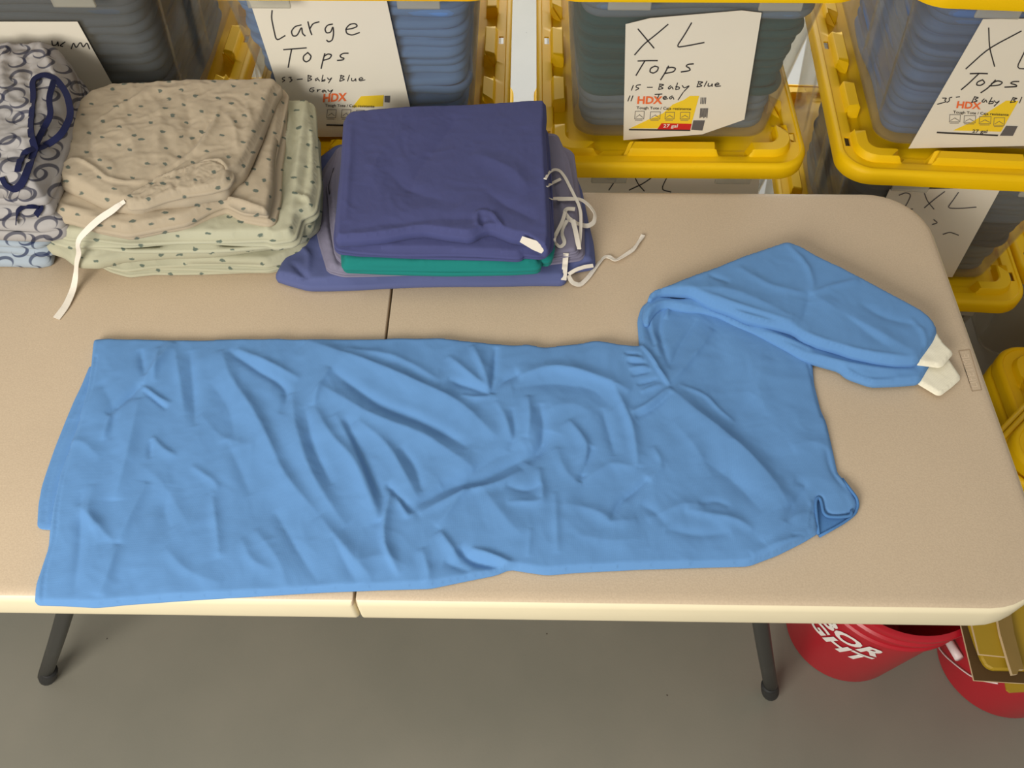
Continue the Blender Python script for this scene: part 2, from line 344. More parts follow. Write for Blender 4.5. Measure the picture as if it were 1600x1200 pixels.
def cloth_piece(name, outline, z0, hs, top_fn, mat, parent=None, step=.005, r=.012, nl=1, bulge=.004, jit=.0, seed=0, smooth_it=1, ymax=None, floorz=None):
    """folded cloth: outline (world xy), side height hs split in nl folds, top surface height top_fn(x,y,d)"""
    pts = np.array([tuple(p)[:2] for p in outline], float)
    if ymax is not None: pts[:, 1] = np.minimum(pts[:, 1], ymax)
    ar = .5*np.sum(pts[:, 0]*np.roll(pts[:, 1], -1)-np.roll(pts[:, 0], -1)*pts[:, 1])
    if ar < 0: pts = pts[::-1]
    B = resample(chaikin(pts, smooth_it, True, .004), step=step)
    nb = len(B)
    mn, mx = B.min(0), B.max(0); gx, gy = np.meshgrid(np.arange(mn[0], mx[0], step), np.arange(mn[1], mx[1], step*.866))
    gx = gx+(np.arange(gx.shape[0]) % 2)[:, None]*step*.5
    gx, gy = gx.ravel(), gy.ravel(); ok = inside(gx, gy, B); gx, gy = gx[ok], gy[ok]
    d, _, _ = seg_info(gx, gy, B, True); ok = d > step*.55; gx, gy, d = gx[ok], gy[ok], d[ok]
    X = np.concatenate([B[:, 0], gx]); Y = np.concatenate([B[:, 1], gy]); D = np.concatenate([np.zeros(nb), d])
    vo, ed, fa, ov, oe, of = delaunay_2d_cdt([Vector((a, b)) for a, b in zip(X, Y)], [(i, (i+1) % nb) for i in range(nb)], [], 1, 1e-7)
    idx = [o[0] if len(o) else -1 for o in ov]
    H = top_fn(X, Y, D)
    e = np.minimum(D/r, 1); prof = np.sqrt(np.clip(1-(1-e)**2, 0, 1))
    Z = z0+hs+(H-hs)*prof
    if floorz is not None: Z = np.maximum(Z, floorz+.0008)
    verts = []; remap = {}
    for k, v in enumerate(vo):
        i = idx[k]
        verts.append((v.x, v.y, float(Z[i]) if i >= 0 else z0+hs))
        if 0 <= i < nb: remap[i] = k
    faces = [tuple(f) for f in fa]
    # side folds
    nx = np.roll(B, -1, 0)-np.roll(B, 1, 0); nrm = np.stack([nx[:, 1], -nx[:, 0]], 1); nrm /= np.linalg.norm(nrm, axis=1)[:, None]+1e-12
    s = np.linspace(0, 1, nb, endpoint=False); th = 2*np.pi*s; per = nb*step
    prev = [remap.get(i, 0) for i in range(nb)]
    for k in range(nl):
        za, zb = z0+hs*(1-k/nl), z0+hs*(1-(k+1)/nl)
        rad = per/6.28*14
        j = pnoise(np.cos(th)*rad*.35+seed*3+k*9.1, np.sin(th)*rad*.35+k*5.3)*jit*2.2 if jit else 0
        zj = pnoise(np.cos(th)*rad*.2+seed+k*4.1, np.sin(th)*rad*.2+31)*hs/nl*.5 if jit and nl > 1 else 0
        for q, ang in enumerate((-65, -35, 0, 35, 65, 90)):
            f = math.sin(math.radians(ang))*.5+.5; out = bulge*math.cos(math.radians(ang))
            z = za+(zb-za)*f; cur = []
            fade = 1-abs(2*((z0+hs-z)/hs)-1)**6 if nl > 1 else 0
            for i in range(nb):
                jj = (j[i] if jit else 0); zz = z+(zj[i]*fade if jit and nl > 1 else 0)
                cur.append(len(verts)); verts.append((B[i, 0]+nrm[i, 0]*(out+jj), B[i, 1]+nrm[i, 1]*(out+jj), max(zz, z0)))
            for i in range(nb):
                i2 = (i+1) % nb; faces.append((prev[i], cur[i], cur[i2], prev[i2]))
            prev = cur
    faces.append(tuple(reversed(prev)))
    # keep the fan of the top faces upward
    v3 = np.array(verts); f0 = faces[0]; nn = np.cross(v3[f0[1]]-v3[f0[0]], v3[f0[2]]-v3[f0[0]])
    o = mesh_obj(name, verts, faces, mat, parent)
    bm = bmesh.new(); bm.from_mesh(o.data); bmesh.ops.recalc_face_normals(bm, faces=bm.faces[:]); bm.to_mesh(o.data); bm.free()
    return o
def ribbon(name, pts, width, mat, parent=None, up=(0, 0, 1), thick=.0012, it=2, twist=None):
    """flat tape through 3-D points"""
    p = chaikin(np.array([tuple(a) for a in pts], float), it, False); n = len(p)
    t = np.gradient(p, axis=0); t /= np.linalg.norm(t, axis=1)[:, None]+1e-12
    U = np.tile(np.array(up, float), (n, 1))
    if twist is not None:
        tw = np.interp(np.linspace(0, 1, n), np.linspace(0, 1, len(twist)), twist)
    else: tw = np.zeros(n)
    sd = np.cross(t, U); sd /= np.linalg.norm(sd, axis=1)[:, None]+1e-9; up2 = np.cross(sd, t)
    ww = width if not np.isscalar(width) else np.full(n, width)
    if not np.isscalar(width): ww = np.interp(np.linspace(0, 1, n), np.linspace(0, 1, len(width)), width)
    a = sd*np.cos(tw)[:, None]+up2*np.sin(tw)[:, None]; b = np.cross(a, t)
    loops = [p+a*ww[:, None]/2+b*thick/2, p-a*ww[:, None]/2+b*thick/2, p-a*ww[:, None]/2-b*thick/2, p+a*ww[:, None]/2-b*thick/2]
    V = np.stack(loops, 1).reshape(-1, 3); F = []
    for i in range(n-1):
        for k in range(4):
            k2 = (k+1) % 4; F.append((4*i+k, 4*i+k2, 4*i+4+k2, 4*i+4+k))
    F.append((0, 3, 2, 1)); F.append((4*n-4, 4*n-3, 4*n-2, 4*n-1))
    o = mesh_obj(name, V, F, mat, parent, smooth=False)
    return o
def tube(name, pts, rad, mat, parent=None, n=12, it=2, flat=1.0):
    p = chaikin(np.array([tuple(a) for a in pts], float), it, False); m = len(p)
    t = np.gradient(p, axis=0); t /= np.linalg.norm(t, axis=1)[:, None]+1e-12
    rr = np.interp(np.linspace(0, 1, m), np.linspace(0, 1, len(rad)), rad) if not np.isscalar(rad) else np.full(m, rad)
    ref = np.array([0., 0, 1]) if abs(t[0, 2]) < .9 else np.array([0., 1, 0]); loops = []
    for i in range(m):
        a = np.cross(t[i], ref); a /= np.linalg.norm(a); b = np.cross(a, t[i])
        th = np.linspace(0, 2*np.pi, n, endpoint=False)
        loops.append(p[i]+rr[i]*(np.cos(th)[:, None]*a+flat*np.sin(th)[:, None]*b))
    V, F = loft(loops); return mesh_obj(name, V, F, mat, parent)

# ------------------------------------------------------------------ the setting
def grid_plane(name, x0, x1, y0, y1, z, mat):
    return mesh_obj(name, [(x0, y0, z), (x1, y0, z), (x1, y1, z), (x0, y1, z)], [(0, 1, 2, 3)], mat, smooth=False)
fl = bm_obj('floor', box_bm(7.6, 6.6, .1, (.3, .5, -.05)), M['floor']); fl['kind'] = 'structure'
wb = bm_obj('wall_back', box_bm(7.6, .1, 2.7, (.3, 3.85, 1.35)), M['wall']); wb['kind'] = 'structure'

# ------------------------------------------------------------------ folding table
TZ = .74
table = empty('folding_table', (0, .38, 0))
tag(table, 'beige plastic folding table with cream edge, centre seam and black legs', 'table')
def panel(x0, x1, corners):
    """tabletop half; corners = radii (front-left, front-right, back-right, back-left)"""
    def outl(ins, n=9):
        pts = []
        X0, X1, Y0, Y1 = x0+ins*(.12 if x0 > 0 else 1), x1-ins*(.12 if x1 < 0 else 1), 0+ins, .762-ins
        for (cx, cy, sx, sy, a0), r in zip(((X0, Y0, 1, 1, 180), (X1, Y0, -1, 1, 270), (X1, Y1, -1, -1, 0), (X0, Y1, 1, -1, 90)), corners):
            r = max(r-ins, .002)
            for k in range(n+1):
                a = math.radians(a0+90*k/n); pts.append((cx+sx*r+r*math.cos(a), cy+sy*r+r*math.sin(a)))
        return np.array(pts)
    loops = []
    for ins, z in ((.004, -.060), (.001, -.057), (0, -.051), (0, -.012), (.0015, -.006), (.005, -.002), (.011, 0), (.02, 0)):
        o = outl(ins); loops.append(np.column_stack([o, np.full(len(o), TZ+z)]))
    V, F = loft(loops)
    return mesh_obj('tabletop', V, F, M['tableedge'])
for x0, x1, c in ((-.915, -.0012, (.10, .006, .006, .10)), (.0012, .915, (.006, .10, .10, .006))):
    o = panel(x0, x1, c); o.data.materials.append(M['table'])
    for pl in o.data.polygons:
        cz = sum(o.data.vertices[v].co.z for v in pl.vertices)/len(pl.vertices)
        cxx = sum(o.data.vertices[v].co.x for v in pl.vertices)/len(pl.vertices)
        if cz > TZ-.0035 or (abs(cxx) < .004 and cz > TZ-.02): pl.material_index = 1
        if len(pl.vertices) > 4: pl.use_smooth = False
    attach(o, table)
for sx, foot, dx in ((-1, (-.759, .096), .375), (1, (.726, .086), -.20)):
    for fy in (foot[1], .762-foot[1]):
        top = (foot[0]+dx*.70/.72, fy, .70)
        l = tube('leg', [(foot[0]+dx*.02, fy, .03), (foot[0]+dx*.5, fy, .36), top], .0135, M['black_metal'], n=16, flat=1.0); attach(l, table)
        f3 = np.array([foot[0]-dx*.006, fy, 0]); d3 = np.array([dx, 0, .72]); d3 /= np.linalg.norm(d3)
        c = tube('rubber_foot', [f3+d3*.001, f3+d3*.01, f3+d3*.03, f3+d3*.075, f3+d3*.08], [.010, .0155, .0175, .0168, .0155], M['rubber'], n=16)
        c.parent = l; c.matrix_parent_inverse = l.matrix_parent_inverse
        c.matrix_parent_inverse = Matrix.Translation(Vector((0, 0, 0)))
    xb = foot[0]+dx*.93
    attach(tube('crossbar', [(xb, .08, .665), (xb, .68, .665)], .011, M['black_metal']), table)
for y in (.10, .66):
    attach(bm_obj('frame_rail', box_bm(1.5, .02, .028, (0, y, .682), .003), M['black_metal']), table)
# embossed maker's name
def text_px(name, txt, p0, p1, up, place, mat, parent=None, offset=0, shear=0, extrude=0, sub=False):
    """text whose baseline runs from photo pixel p0 to p1 and whose cap height is the pixel vector up; place(u,v)->point"""
    cu = bpy.data.curves.new('t', 'FONT'); cu.body = txt; cu.offset = offset; cu.shear = shear; cu.resolution_u = 3
    ob = bpy.data.objects.new('t', cu); COL.objects.link(ob)
    dg = bpy.context.evaluated_depsgraph_get(); dg.update()
    me = bpy.data.meshes.new_from_object(ob.evaluated_get(dg)); bpy.data.objects.remove(ob); bpy.data.curves.remove(cu)
    xs = [v.co.x for v in me.vertices]; x0, x1 = min(xs), max(xs); H = .69
    if sub:
        bm = bmesh.new(); bm.from_mesh(me); bmesh.ops.triangulate(bm, faces=bm.faces[:])
        bmesh.ops.subdivide_edges(bm, edges=[e for e in bm.edges if e.calc_length() > .15], cuts=2, use_grid_fill=False); bmesh.ops.triangulate(bm, faces=bm.faces[:]); bm.to_mesh(me); bm.free()
    for v in me.vertices:
        a = (v.co.x-x0)/(x1-x0); b = v.co.y/H
        v.co = place(p0[0]+(p1[0]-p0[0])*a+up[0]*b, p0[1]+(p1[1]-p0[1])*a+up[1]*b)
    me.name = name; me.materials.clear(); me.materials.append(mat)
    o = bpy.data.objects.new(name, me); COL.objects.link(o)
    if parent: attach(o, parent)
    return o
top_at = lambda u, v: P(u, v, TZ+.0006)
text_px('embossed_name', 'LIFETIME', (1528, 604), (1513, 553), (-13, 1.5), top_at, plain('embossed_letter', srgb(214, 194, 168), .5, .4), table)
def frame_line(a, b): return ribbon('emboss', [top_at(*a), top_at(*b)], .0012, M['olive'], thick=.0006, it=0)
em = bmesh.new()
cs = [(1498, 548), (1515, 546), (1534, 609), (1519, 611)]
for i in range(4):
    a, b = Vector(top_at(*cs[i])), Vector(top_at(*cs[(i+1) % 4])); d = (b-a).normalized(); s = Vector((-d.y, d.x, 0))*.0006
    vs4 = [em.verts.new(q) for q in (a+s, b+s, b-s, a-s)]; em.faces.new(vs4)
attach(bm_obj('embossed_border', em, plain('embossed_line', srgb(168, 146, 120), .6, .3)), table)

# ------------------------------------------------------------------ storage totes
LW, LD = .2565, .37      # lid half width, half depth
NF = (-.115, .115); NS = (-.23, -.085, .085, .23)
def make_lid(name='lid'):
    n = 520
    def notchy(p):
        x, y = p; v = 0
        if abs(y) > LD-.075:
            for c in NF: v = max(v, 1-min(max((abs(x-c)-.028)/.006, 0), 1))
        if abs(x) > LW-.075:
            for c in NS: v = max(v, 1-min(max((abs(y-c)-.030)/.004, 0), 1))
        return v
    def ring(ins, z, zn=None, insn=None):
        p = rrect(LW-ins, LD-ins, max(.062-ins*.75, .02), n=n, arc=14); q = np.array([notchy(a) for a in p]) if zn is not None else np.zeros(n)
        zz = z+((zn-z)*q if zn is not None else 0)
        return np.column_stack([p, zz+np.zeros(n)])
    L_ = [ring(.058, -.0175), ring(.031, -.0172), ring(.029, -.006), ring(.004, -.005), ring(.003, -.031), ring(.0005, -.0315), ring(0, -.029), ring(0, -.009), ring(.0025, -.003), ring(.007, 0), ring(.010, 0), ring(.012, -.0025), ring(.029, -.0025),
          ring(.032, .009, -.004), ring(.034, .0115, -.011), ring(.0535, .0115, -.013), ring(.056, .009, -.013), ring(.057, -.011, -.0135), ring(.062, -.0138)]
    V, F = loft(L_)
    o = mesh_obj(name, V, F, M['yellow'], smooth=True)
    for pl in o.data.polygons:
        if len(pl.vertices) > 4: pl.use_smooth = False
    # slots
    bm = bmesh.new()
    for sx in (-1, 1):
        for y in (-LD+.085, .02, LD-.085):
            m4 = Matrix.Translation((sx*(LW-.0215), y, 0)) @ Matrix.Diagonal((.010, .026, .05, 1)); bmesh.ops.create_cube(bm, size=1, matrix=m4)
    cut = bm_obj('cut', bm, M['yellow'])
    md = o.modifiers.new('b', 'BOOLEAN'); md.object = cut; md.operation = 'DIFFERENCE'; md.solver = 'EXACT'
    dg = bpy.context.evaluated_depsgraph_get(); dg.update(); me = bpy.data.meshes.new_from_object(o.evaluated_get(dg))
    o.modifiers.clear(); o.data = me; me.name = name; bpy.data.objects.remove(cut)
    es = o.modifiers.new('edges', 'EDGE_SPLIT'); es.split_angle = math.radians(42)
    return o
TH = .336
def sst(a, b, x): t = np.clip((x-a)/(b-a), 0, 1); return t*t*(3-2*t)
def make_body():
    n = 360; base = None; loops = []
    def sec(z, extra=0, rec=True):
        f = z/TH; hx = .186+.030*f+extra; hy = .296+.036*f+extra
        p = rrect(hx, hy, .045, n=n, arc=12)
        out = []
        for x, y in p:
            a = 0
            if rec:
                zf = float(sst(.02, .05, z)*(1-sst(TH-.075, TH-.05, z)))
                if abs(x) > hx-.012:      # long sides: three recessed bays
                    for c in (-.19, 0, .19): a = max(a, float(1-sst(.055, .07, abs(y-c))))
                    x -= math.copysign(.009*a*zf, x)
            out.append((x, y, z))
        return np.array(out)
    zs = [.0, .003, .02, .03, .04, .05, .1, .16, .22, TH-.075, TH-.066, TH-.058, TH-.05, TH-.02]
    loops.append(sec(0, -.008, False)); loops.append(sec(.004, 0))
    for z in zs[2:]: loops.append(sec(z))
    loops.append(sec(TH-.012, .012, False)); loops.append(sec(TH-.004, .018, False)); loops.append(sec(TH, .018, False))
    V, F = loft(loops, True, False)
    o = mesh_obj('body', V, F, M['clear'])
    for pl in o.data.polygons:
        if len(pl.vertices) > 4: pl.use_smooth = False
    s = o.modifiers.new('wall', 'SOLIDIFY'); s.thickness = .002; s.offset = -1
    return o
def make_tote():
    root = empty('storage_tote', (0, 0, 0))
    b = make_body(); b.parent = root
    l = make_lid(); l.parent = root; l.location = (0, 0, .36-.004)
    for sx in (-1, 1):
        t = bm_obj('latch_tab', box_bm(.068, .006, .017, (sx*.118, -.366, TH-.018), .002), M['tabp'], root)
        t = bm_obj('latch_tab', box_bm(.068, .006, .017, (sx*.118, .366, TH-.018), .002), M['tabp'], root)
    return root
proto = make_tote()
first = [True]
# stacks: (centre x of the front edge of the lid, front y, rotation)
ST = {'S0': (-.618, .862, 0), 'S1': (-.073, .862, 0), 'S2': (.494, .862, 0), 'S3': (1.062, .838, math.radians(-3.3)), 'S4': (1.585, .872, math.radians(-3.3))}
def stack_xf(s):
    x, y, r = ST[s]; m = Matrix.Translation((x, y, 0)) @ Matrix.Rotation(r, 4, 'Z') @ Matrix.Translation((0, LD, 0)); return m
NAMES = {'S0': 'leftmost stack behind the ring-print gowns', 'S1': 'stack behind the purple scrubs', 'S2': 'third stack, behind the table edge', 'S3': 'fourth stack, right of the two signs', 'S4': 'last stack on the right'}
SPEC = {
 ('S0', 2): 'tote of dark slate scrubs, half-hidden sheet ending in m, behind ring-print gowns',
 ('S1', 2): 'clear tote with handwritten sheet reading Large Tops',
 ('S2', 2): 'clear tote with whole handwritten sheet reading XL Tops, 15 Baby Blue, 11 Teal',
 ('S3', 2): 'clear tote at upper right, its XL Tops sheet cut off by photo edge',
 ('S2', 1): 'clear tote with 4XL sheet, just visible over the back table edge',
 ('S3', 1): 'clear tote with faint 2XL sheet, behind the rounded table corner',
 ('S3', 0): 'floor tote of dark cloth directly under the tote marked 2XL',
 ('S4', 0): 'floor tote at far right, its yellow lid rail at the photo edge',
 ('S0', 1): 'middle tote of the leftmost stack, behind the ring-print gowns',
 ('S0', 0): 'floor tote at the bottom of the leftmost stack',
 ('S1', 1): 'tote under the Large Tops tote, yellow lid showing between folded piles',
 ('S1', 0): 'floor tote at the bottom of the Large Tops stack',
 ('S2', 0): 'floor tote beneath the 4XL tote, bottom of its stack',
}
TOTES = {}
for key, lab in SPEC.items():
    s, lv = key
    t = proto if first[0] else copy_tree(proto); first[0] = False
    m = stack_xf(s); t.location = m.translation + Vector((0, 0, .36*lv-(.008 if lv else 0))); t.rotation_euler = m.to_euler()
    tag(t, lab, 'storage tote', 'clear totes with yellow lids stacked behind the table'); TOTES[key] = t
bpy.context.view_layer.update()

# folded scrubs inside the totes
def make_fold(seed, hx=.172, hy=.19, t=.043):
    B = rrect(hx, hy, .03, n=150, arc=8)
    return cloth_piece('folded_scrub_top', B, 0, t*.8, lambda x, y, d: t*.95+.004*rumple(x, y, 12, seed), M['purple'], None, step=.008, r=.014, nl=2, bulge=.006, jit=.007, seed=seed)
folds = [make_fold(s) for s in (1, 5, 9)]
CM = {}
def cm(name, c):
    if name not in CM: CM[name] = cloth(name, srgb(*c), .10)
    return CM[name]
slate = cm('slate_scrub_cloth', (80, 92, 110)); blue = cm('mid_blue_scrub_cloth', (98, 134, 190)); tealk = cm('dark_teal_scrub_cloth', (34, 76, 86)); greyb = cm('grey_blue_scrub_cloth', (104, 120, 140)); sblue = cm('slate_blue_scrub_cloth', (92, 116, 162)); dark = cm('dark_grey_scrub_cloth', (58, 60, 70)); greyc = cm('grey_scrub_cloth', (110, 112, 112))
CONT = {('S0', 2): ([slate]*7, 'dark slate folded scrub top in the leftmost upper tote'), ('S1', 2): ([blue]*7, 'mid blue folded scrub top in the Large Tops tote'),
        ('S2', 2): ([greyb, greyb, tealk, tealk, tealk, tealk, greyb], 'folded scrub top in the teal XL Tops tote'), ('S3', 2): ([sblue]*7, 'slate blue folded scrub top in the upper right tote'),
        ('S3', 1): ([greyc]*2+[dark]*2+[slate]*3, 'folded scrub top in the tote marked 2XL'), ('S3', 0): ([dark]*7, 'dark folded scrub top in the floor tote beside table'), ('S2', 1): ([greyc]*7, 'grey folded scrub top in the tote marked 4XL')}
cname = {slate: 'dark slate', blue: 'mid blue', tealk: 'dark teal', greyb: 'grey blue', sblue: 'slate blue', dark: 'dark grey', greyc: 'grey'}
matvars = {}
for key, (mats, lab) in CONT.items():
    root = TOTES[key]; z = .006
    n = len(mats)
    for i, mt in enumerate(mats):
        src = folds[i % 3]; kk = (src.name, mt.name)
        if kk not in matvars:
            me = src.data.copy(); me.materials.clear(); me.materials.append(mt); matvars[kk] = me
        o = bpy.data.objects.new('folded_scrub_top', matvars[kk]); COL.objects.link(o)
        rz = (math.pi if i % 2 else 0)
        sc = .99+.12*i/n
        o.matrix_world = root.matrix_world @ Matrix.Translation((random.uniform(-.002, .002), random.uniform(-.003, .001)-.080-.0045*i, z)) @ Matrix.Rotation(rz+random.uniform(-.008, .008), 4, 'Z') @ Matrix.Diagonal((sc, sc, 1, 1))
        c = cname[mt]; pos = 'topmost' if i == n-1 else ('at the bottom' if i == 0 else 'number %d from the bottom' % (i+1))
        where = lab.split(' in the ', 1)[1]
        ords = ['lowest', 'second from the bottom', 'third from the bottom', 'fourth from the bottom', 'fifth from the bottom', 'sixth from the bottom', 'seventh from the bottom', 'eighth from the bottom', 'ninth from the bottom', 'tenth from the bottom']
        tag(o, '%s folded scrubs, %s, in the %s' % (c, 'topmost' if i == n-1 else ords[i], where), 'folded clothes', 'folded scrub tops in the '+where)
        z += .0432
for f in folds: bpy.data.objects.remove(f)

# ---- signs on the fronts, drawn stroke by stroke
def front_plane(s, lv, off=.0035):
    m = stack_xf(s); zb = .36*lv-(.008 if lv else 0)
    a = m @ Vector((0, -.296, zb)); b = m @ Vector((0, -.332, zb+TH)); x = (m.to_3x3() @ Vector((1, 0, 0)))
    n = x.cross(b-a).normalized()
    if n.y > 0: n = -n
    return a+n*off, n
def sheet(name, poly, pl, mat, parent, thick=.0006, off=0):
    p0, n = pl; pts = [Q(u, v, p0+n*off, n) for u, v in poly]
    bm = bmesh.new(); a = [bm.verts.new(p) for p in pts]; b = [bm.verts.new(p-n*thick) for p in pts]
    bm.faces.new(a); bm.faces.new(b[::-1])
    for i in range(len(a)): j = (i+1) % len(a); bm.faces.new((a[i], b[i], b[j], a[j]))
    bmesh.ops.recalc_face_normals(bm, faces=bm.faces[:])
    return attach_w(bm_obj(name, bm, mat), parent)
def attach_w(o, root):
    bpy.context.view_layer.update(); o.parent = root; o.matrix_parent_inverse = root.matrix_world.inverted(); return o
def ink(name, strokes, pl, parent, wpx=1.5, off=.0006, mat=None, fn=lambda a: a):
    p0, n = pl; V = []; F = []
    for s in strokes:
        pts = chaikin(np.array([fn(a) for a in s], float), 2, False)
        t = np.gradient(pts, axis=0); t /= np.linalg.norm(t, axis=1)[:, None]+1e-9; nn = np.stack([-t[:, 1], t[:, 0]], 1)*wpx/2
        b = len(V)
        pts[0] -= t[0]*wpx*.4; pts[-1] += t[-1]*wpx*.4
        for q, m_ in zip(pts, nn):
            V.append(Q(q[0]+m_[0], q[1]+m_[1], p0+n*off, n)); V.append(Q(q[0]-m_[0], q[1]-m_[1], p0+n*off, n))
        for i in range(len(pts)-1): F.append((b+2*i, b+2*i+1, b+2*i+3, b+2*i+2))
    return attach_w(mesh_obj(name, V, F, mat or M['ink'], smooth=False), parent)
def cr(x0, y0, s): return lambda a: (x0+a[0]*s, y0+a[1]*s)

def product_sticker(fn, pl, root, pr, full=True, n_icons=4, hdx=None, tough=None, bar=None, icons=None, yel=None, red=None, gal=None, code=None):
    at_ = lambda off: (lambda u, v: Q(u, v, pl[0]+pl[1]*off, pl[1]))
    T = lambda pts: [fn(p) for p in pts]
    sheet('yellow_panel', T(yel), pl, M['yprint'], pr, .0002, .0005)
    if red: sheet('red_band', T(red), pl, M['redprint'], pr, .0002, .0007)
    sheet('black_bar', T(bar), pl, M['ink'], pr, .0002, .0009)
    a, b, u = hdx; a, b = fn(a), fn(b); text_px('brand_lettering', 'HDX', a, b, u, at_(.0012), M['orange'], pr, offset=.03)
    a, b, u = tough; a, b = fn(a), fn(b); text_px('small_lettering', 'Tough Tote / Caja resistente', a, b, u, at_(.0012), M['ink'], pr, offset=.01)
    a, b, u, m_ = gal; a, b = fn(a), fn(b); text_px('size_lettering', '27 gal', a, b, u, at_(.0013), m_, pr, offset=.015)
    st = []
    for (x0, y0, x1, y1) in icons:
        st += [[(x0, y0), (x1, y0)], [(x1, y0), (x1-3, y1)], [(x1-3, y1), (x0-3, y1)], [(x0-3, y1), (x0, y0)], [(x0+4, y1-8), ((x0+x1)/2, (y0+y1)/2-3)], [((x0+x1)/2, (y0+y1)/2), (x1-8, y1-8)], [(x0, y1+7), (x1-10, y1+7)]]
    ink('pictogram', st, pl, pr, .7, .0010, M['greyprint'], fn)
    sheet('barcode', T(code), pl, M['greyprint'], pr, .0002, .0009)
    (cx_, cy_) = code[1]
    if red: ink('fine_print', [[(cx_-22+6*i, cy_-62), (cx_-26+6*i, cy_-14-3*(i % 3))] for i in range(7)]+[[(cx_-20+8*i, cy_-118), (cx_-22+8*i, cy_-88)] for i in range(4)], pl, pr, 1.3, .0010, M['greyprint'], fn)

# Large Tops
t = TOTES[('S1', 2)]; pl = front_plane('S1', 2); fn = cr(340, 0, .35)
pp = sheet('paper_sign', [(392, 7), (380, -14), (601, -14), (641, 168), (648, 214), (463, 214), (433, 133)], pl, M['paper'], t)
tag(pp, 'white sheet with marker writing Large Tops')
big = [[(243, 48), (240, 80), (250, 130), (262, 183), (300, 160)], [(372, 112), (345, 118), (328, 140), (335, 162), (355, 160), (375, 118), (378, 150), (390, 160)],
 [(403, 98), (412, 135), (420, 155)], [(412, 128), (425, 105), (452, 98)], [(512, 108), (490, 112), (478, 130), (485, 148), (505, 145), (515, 115), (518, 150), (512, 180), (495, 188), (487, 180)],
 [(572, 132), (600, 128), (625, 118), (615, 105), (590, 108), (572, 128), (575, 150), (600, 158), (632, 146)],
 [(295, 222), (345, 218), (395, 214)], [(330, 220), (322, 260), (315, 300)], [(402, 235), (383, 250), (382, 268), (395, 278), (412, 268), (418, 250), (403, 236)],
 [(478, 240), (470, 270), (462, 305)], [(475, 252), (492, 240), (510, 245), (500, 262), (470, 270)], [(582, 238), (560, 238), (545, 248), (552, 258), (565, 260), (560, 268), (535, 270)]]
ink('marker_writing', big, pl, pp, 2.0, fn=fn)
sm = [[(300, 345), (288, 348), (290, 356), (302, 358), (290, 366)], [(318, 346), (330, 345), (325, 353), (335, 357), (322, 366)], [(355, 355), (378, 353)],
 [(405, 336), (403, 362)], [(403, 338), (422, 340), (406, 350), (424, 354), (403, 363)], [(447, 348), (435, 354), (438, 362), (448, 352), (454, 362)], [(470, 336), (464, 362), (480, 354), (478, 362), (464, 363)],
 [(490, 348), (498, 358), (512, 344), (495, 370)], [(552, 336), (545, 362)], [(548, 338), (568, 340), (550, 350), (570, 355), (546, 363)], [(588, 336), (580, 362)], [(598, 350), (597, 361), (610, 361), (616, 349), (617, 362)],
 [(632, 356), (650, 354), (642, 345), (630, 352), (634, 362), (657, 357)],
 [(430, 392), (415, 394), (409, 406), (424, 412), (432, 402), (422, 402)], [(445, 400), (445, 412), (448, 402), (458, 400)], [(476, 402), (465, 406), (470, 413), (480, 403), (484, 412)], [(492, 402), (500, 410), (517, 398), (500, 420)]]
ink('marker_writing', sm, pl, pp, 1.4, fn=fn)
product_sticker(fn, pl, t, pp, hdx=((470, 455), (575, 450), (1, -12)), tough=((480, 476), (700, 480), (0, -4)), gal=((560, 572), (620, 572), (1, -5), M['ink']),
 yel=[(640, 430), (742, 425), (738, 475), (600, 480)], bar=[(485, 555), (720, 560), (720, 568), (485, 562)], icons=[(490, 490, 530, 525), (555, 490, 595, 525), (620, 492, 655, 525), (680, 492, 715, 525)],
 red=None, code=[(745, 428), (770, 428), (768, 458), (745, 456)])
# X L Tops
t = TOTES[('S2', 2)]; pl = front_plane('S2', 2); fn = cr(820, 0, .3)
pp = sheet('paper_sign', [(977.5, 38), (1016, 28.5), (1159, 16.5), (1190, 20), (1163, 187), (1097, 210), (974, 219)], pl, M['paper'], t)
tag(pp, 'white sheet with marker writing X L Tops 15 Baby Blue 11 Teal')
big = [[(590, 152), (630, 200), (672, 250)], [(745, 128), (690, 175), (620, 230), (573, 285)], [(868, 120), (830, 185), (788, 247), (840, 240), (933, 222)],
 [(590, 318), (640, 316), (690, 316)], [(625, 318), (605, 350), (580, 392)], [(677, 345), (655, 355), (650, 375), (670, 382), (690, 370), (697, 350), (678, 345)], [(748, 345), (730, 380), (708, 415)], [(740, 355), (765, 350), (787, 356), (775, 375), (733, 382)],
 [(877, 333), (850, 335), (838, 345), (858, 355), (862, 368), (815, 375)]]
ink('marker_writing', big, pl, pp, 2.0, fn=fn)
sm = [[(565, 445), (555, 470)], [(602, 442), (582, 444), (578, 455), (597, 460), (578, 470)], [(638, 455), (664, 455)], [(704, 438), (697, 466)], [(702, 438), (728, 442), (702, 450), (724, 460), (697, 467)],
 [(760, 446), (745, 458), (753, 466), (765, 450), (772, 464)], [(795, 433), (785, 465)], [(786, 452), (806, 454), (804, 464), (786, 467)], [(820, 446), (830, 460), (862, 443), (828, 477)],
 [(907, 425), (897, 452)], [(903, 425), (932, 428), (905, 438), (927, 448), (897, 453)], [(948, 424), (935, 450)], [(957, 435), (952, 450), (970, 448), (977, 434), (975, 450)], [(990, 443), (1014, 440), (1005, 431), (989, 440), (993, 451), (1019, 448)],
 [(547, 500), (537, 526)], [(563, 500), (553, 526)], [(678, 492), (714, 490)], [(700, 492), (687, 520)], [(720, 512), (740, 508), (732, 500), (719, 508), (724, 519), (744, 514)], [(767, 500), (751, 509), (759, 518), (771, 503), (776, 517)], [(824, 482), (799, 520)]]
ink('marker_writing', sm, pl, pp, 1.5, fn=fn)
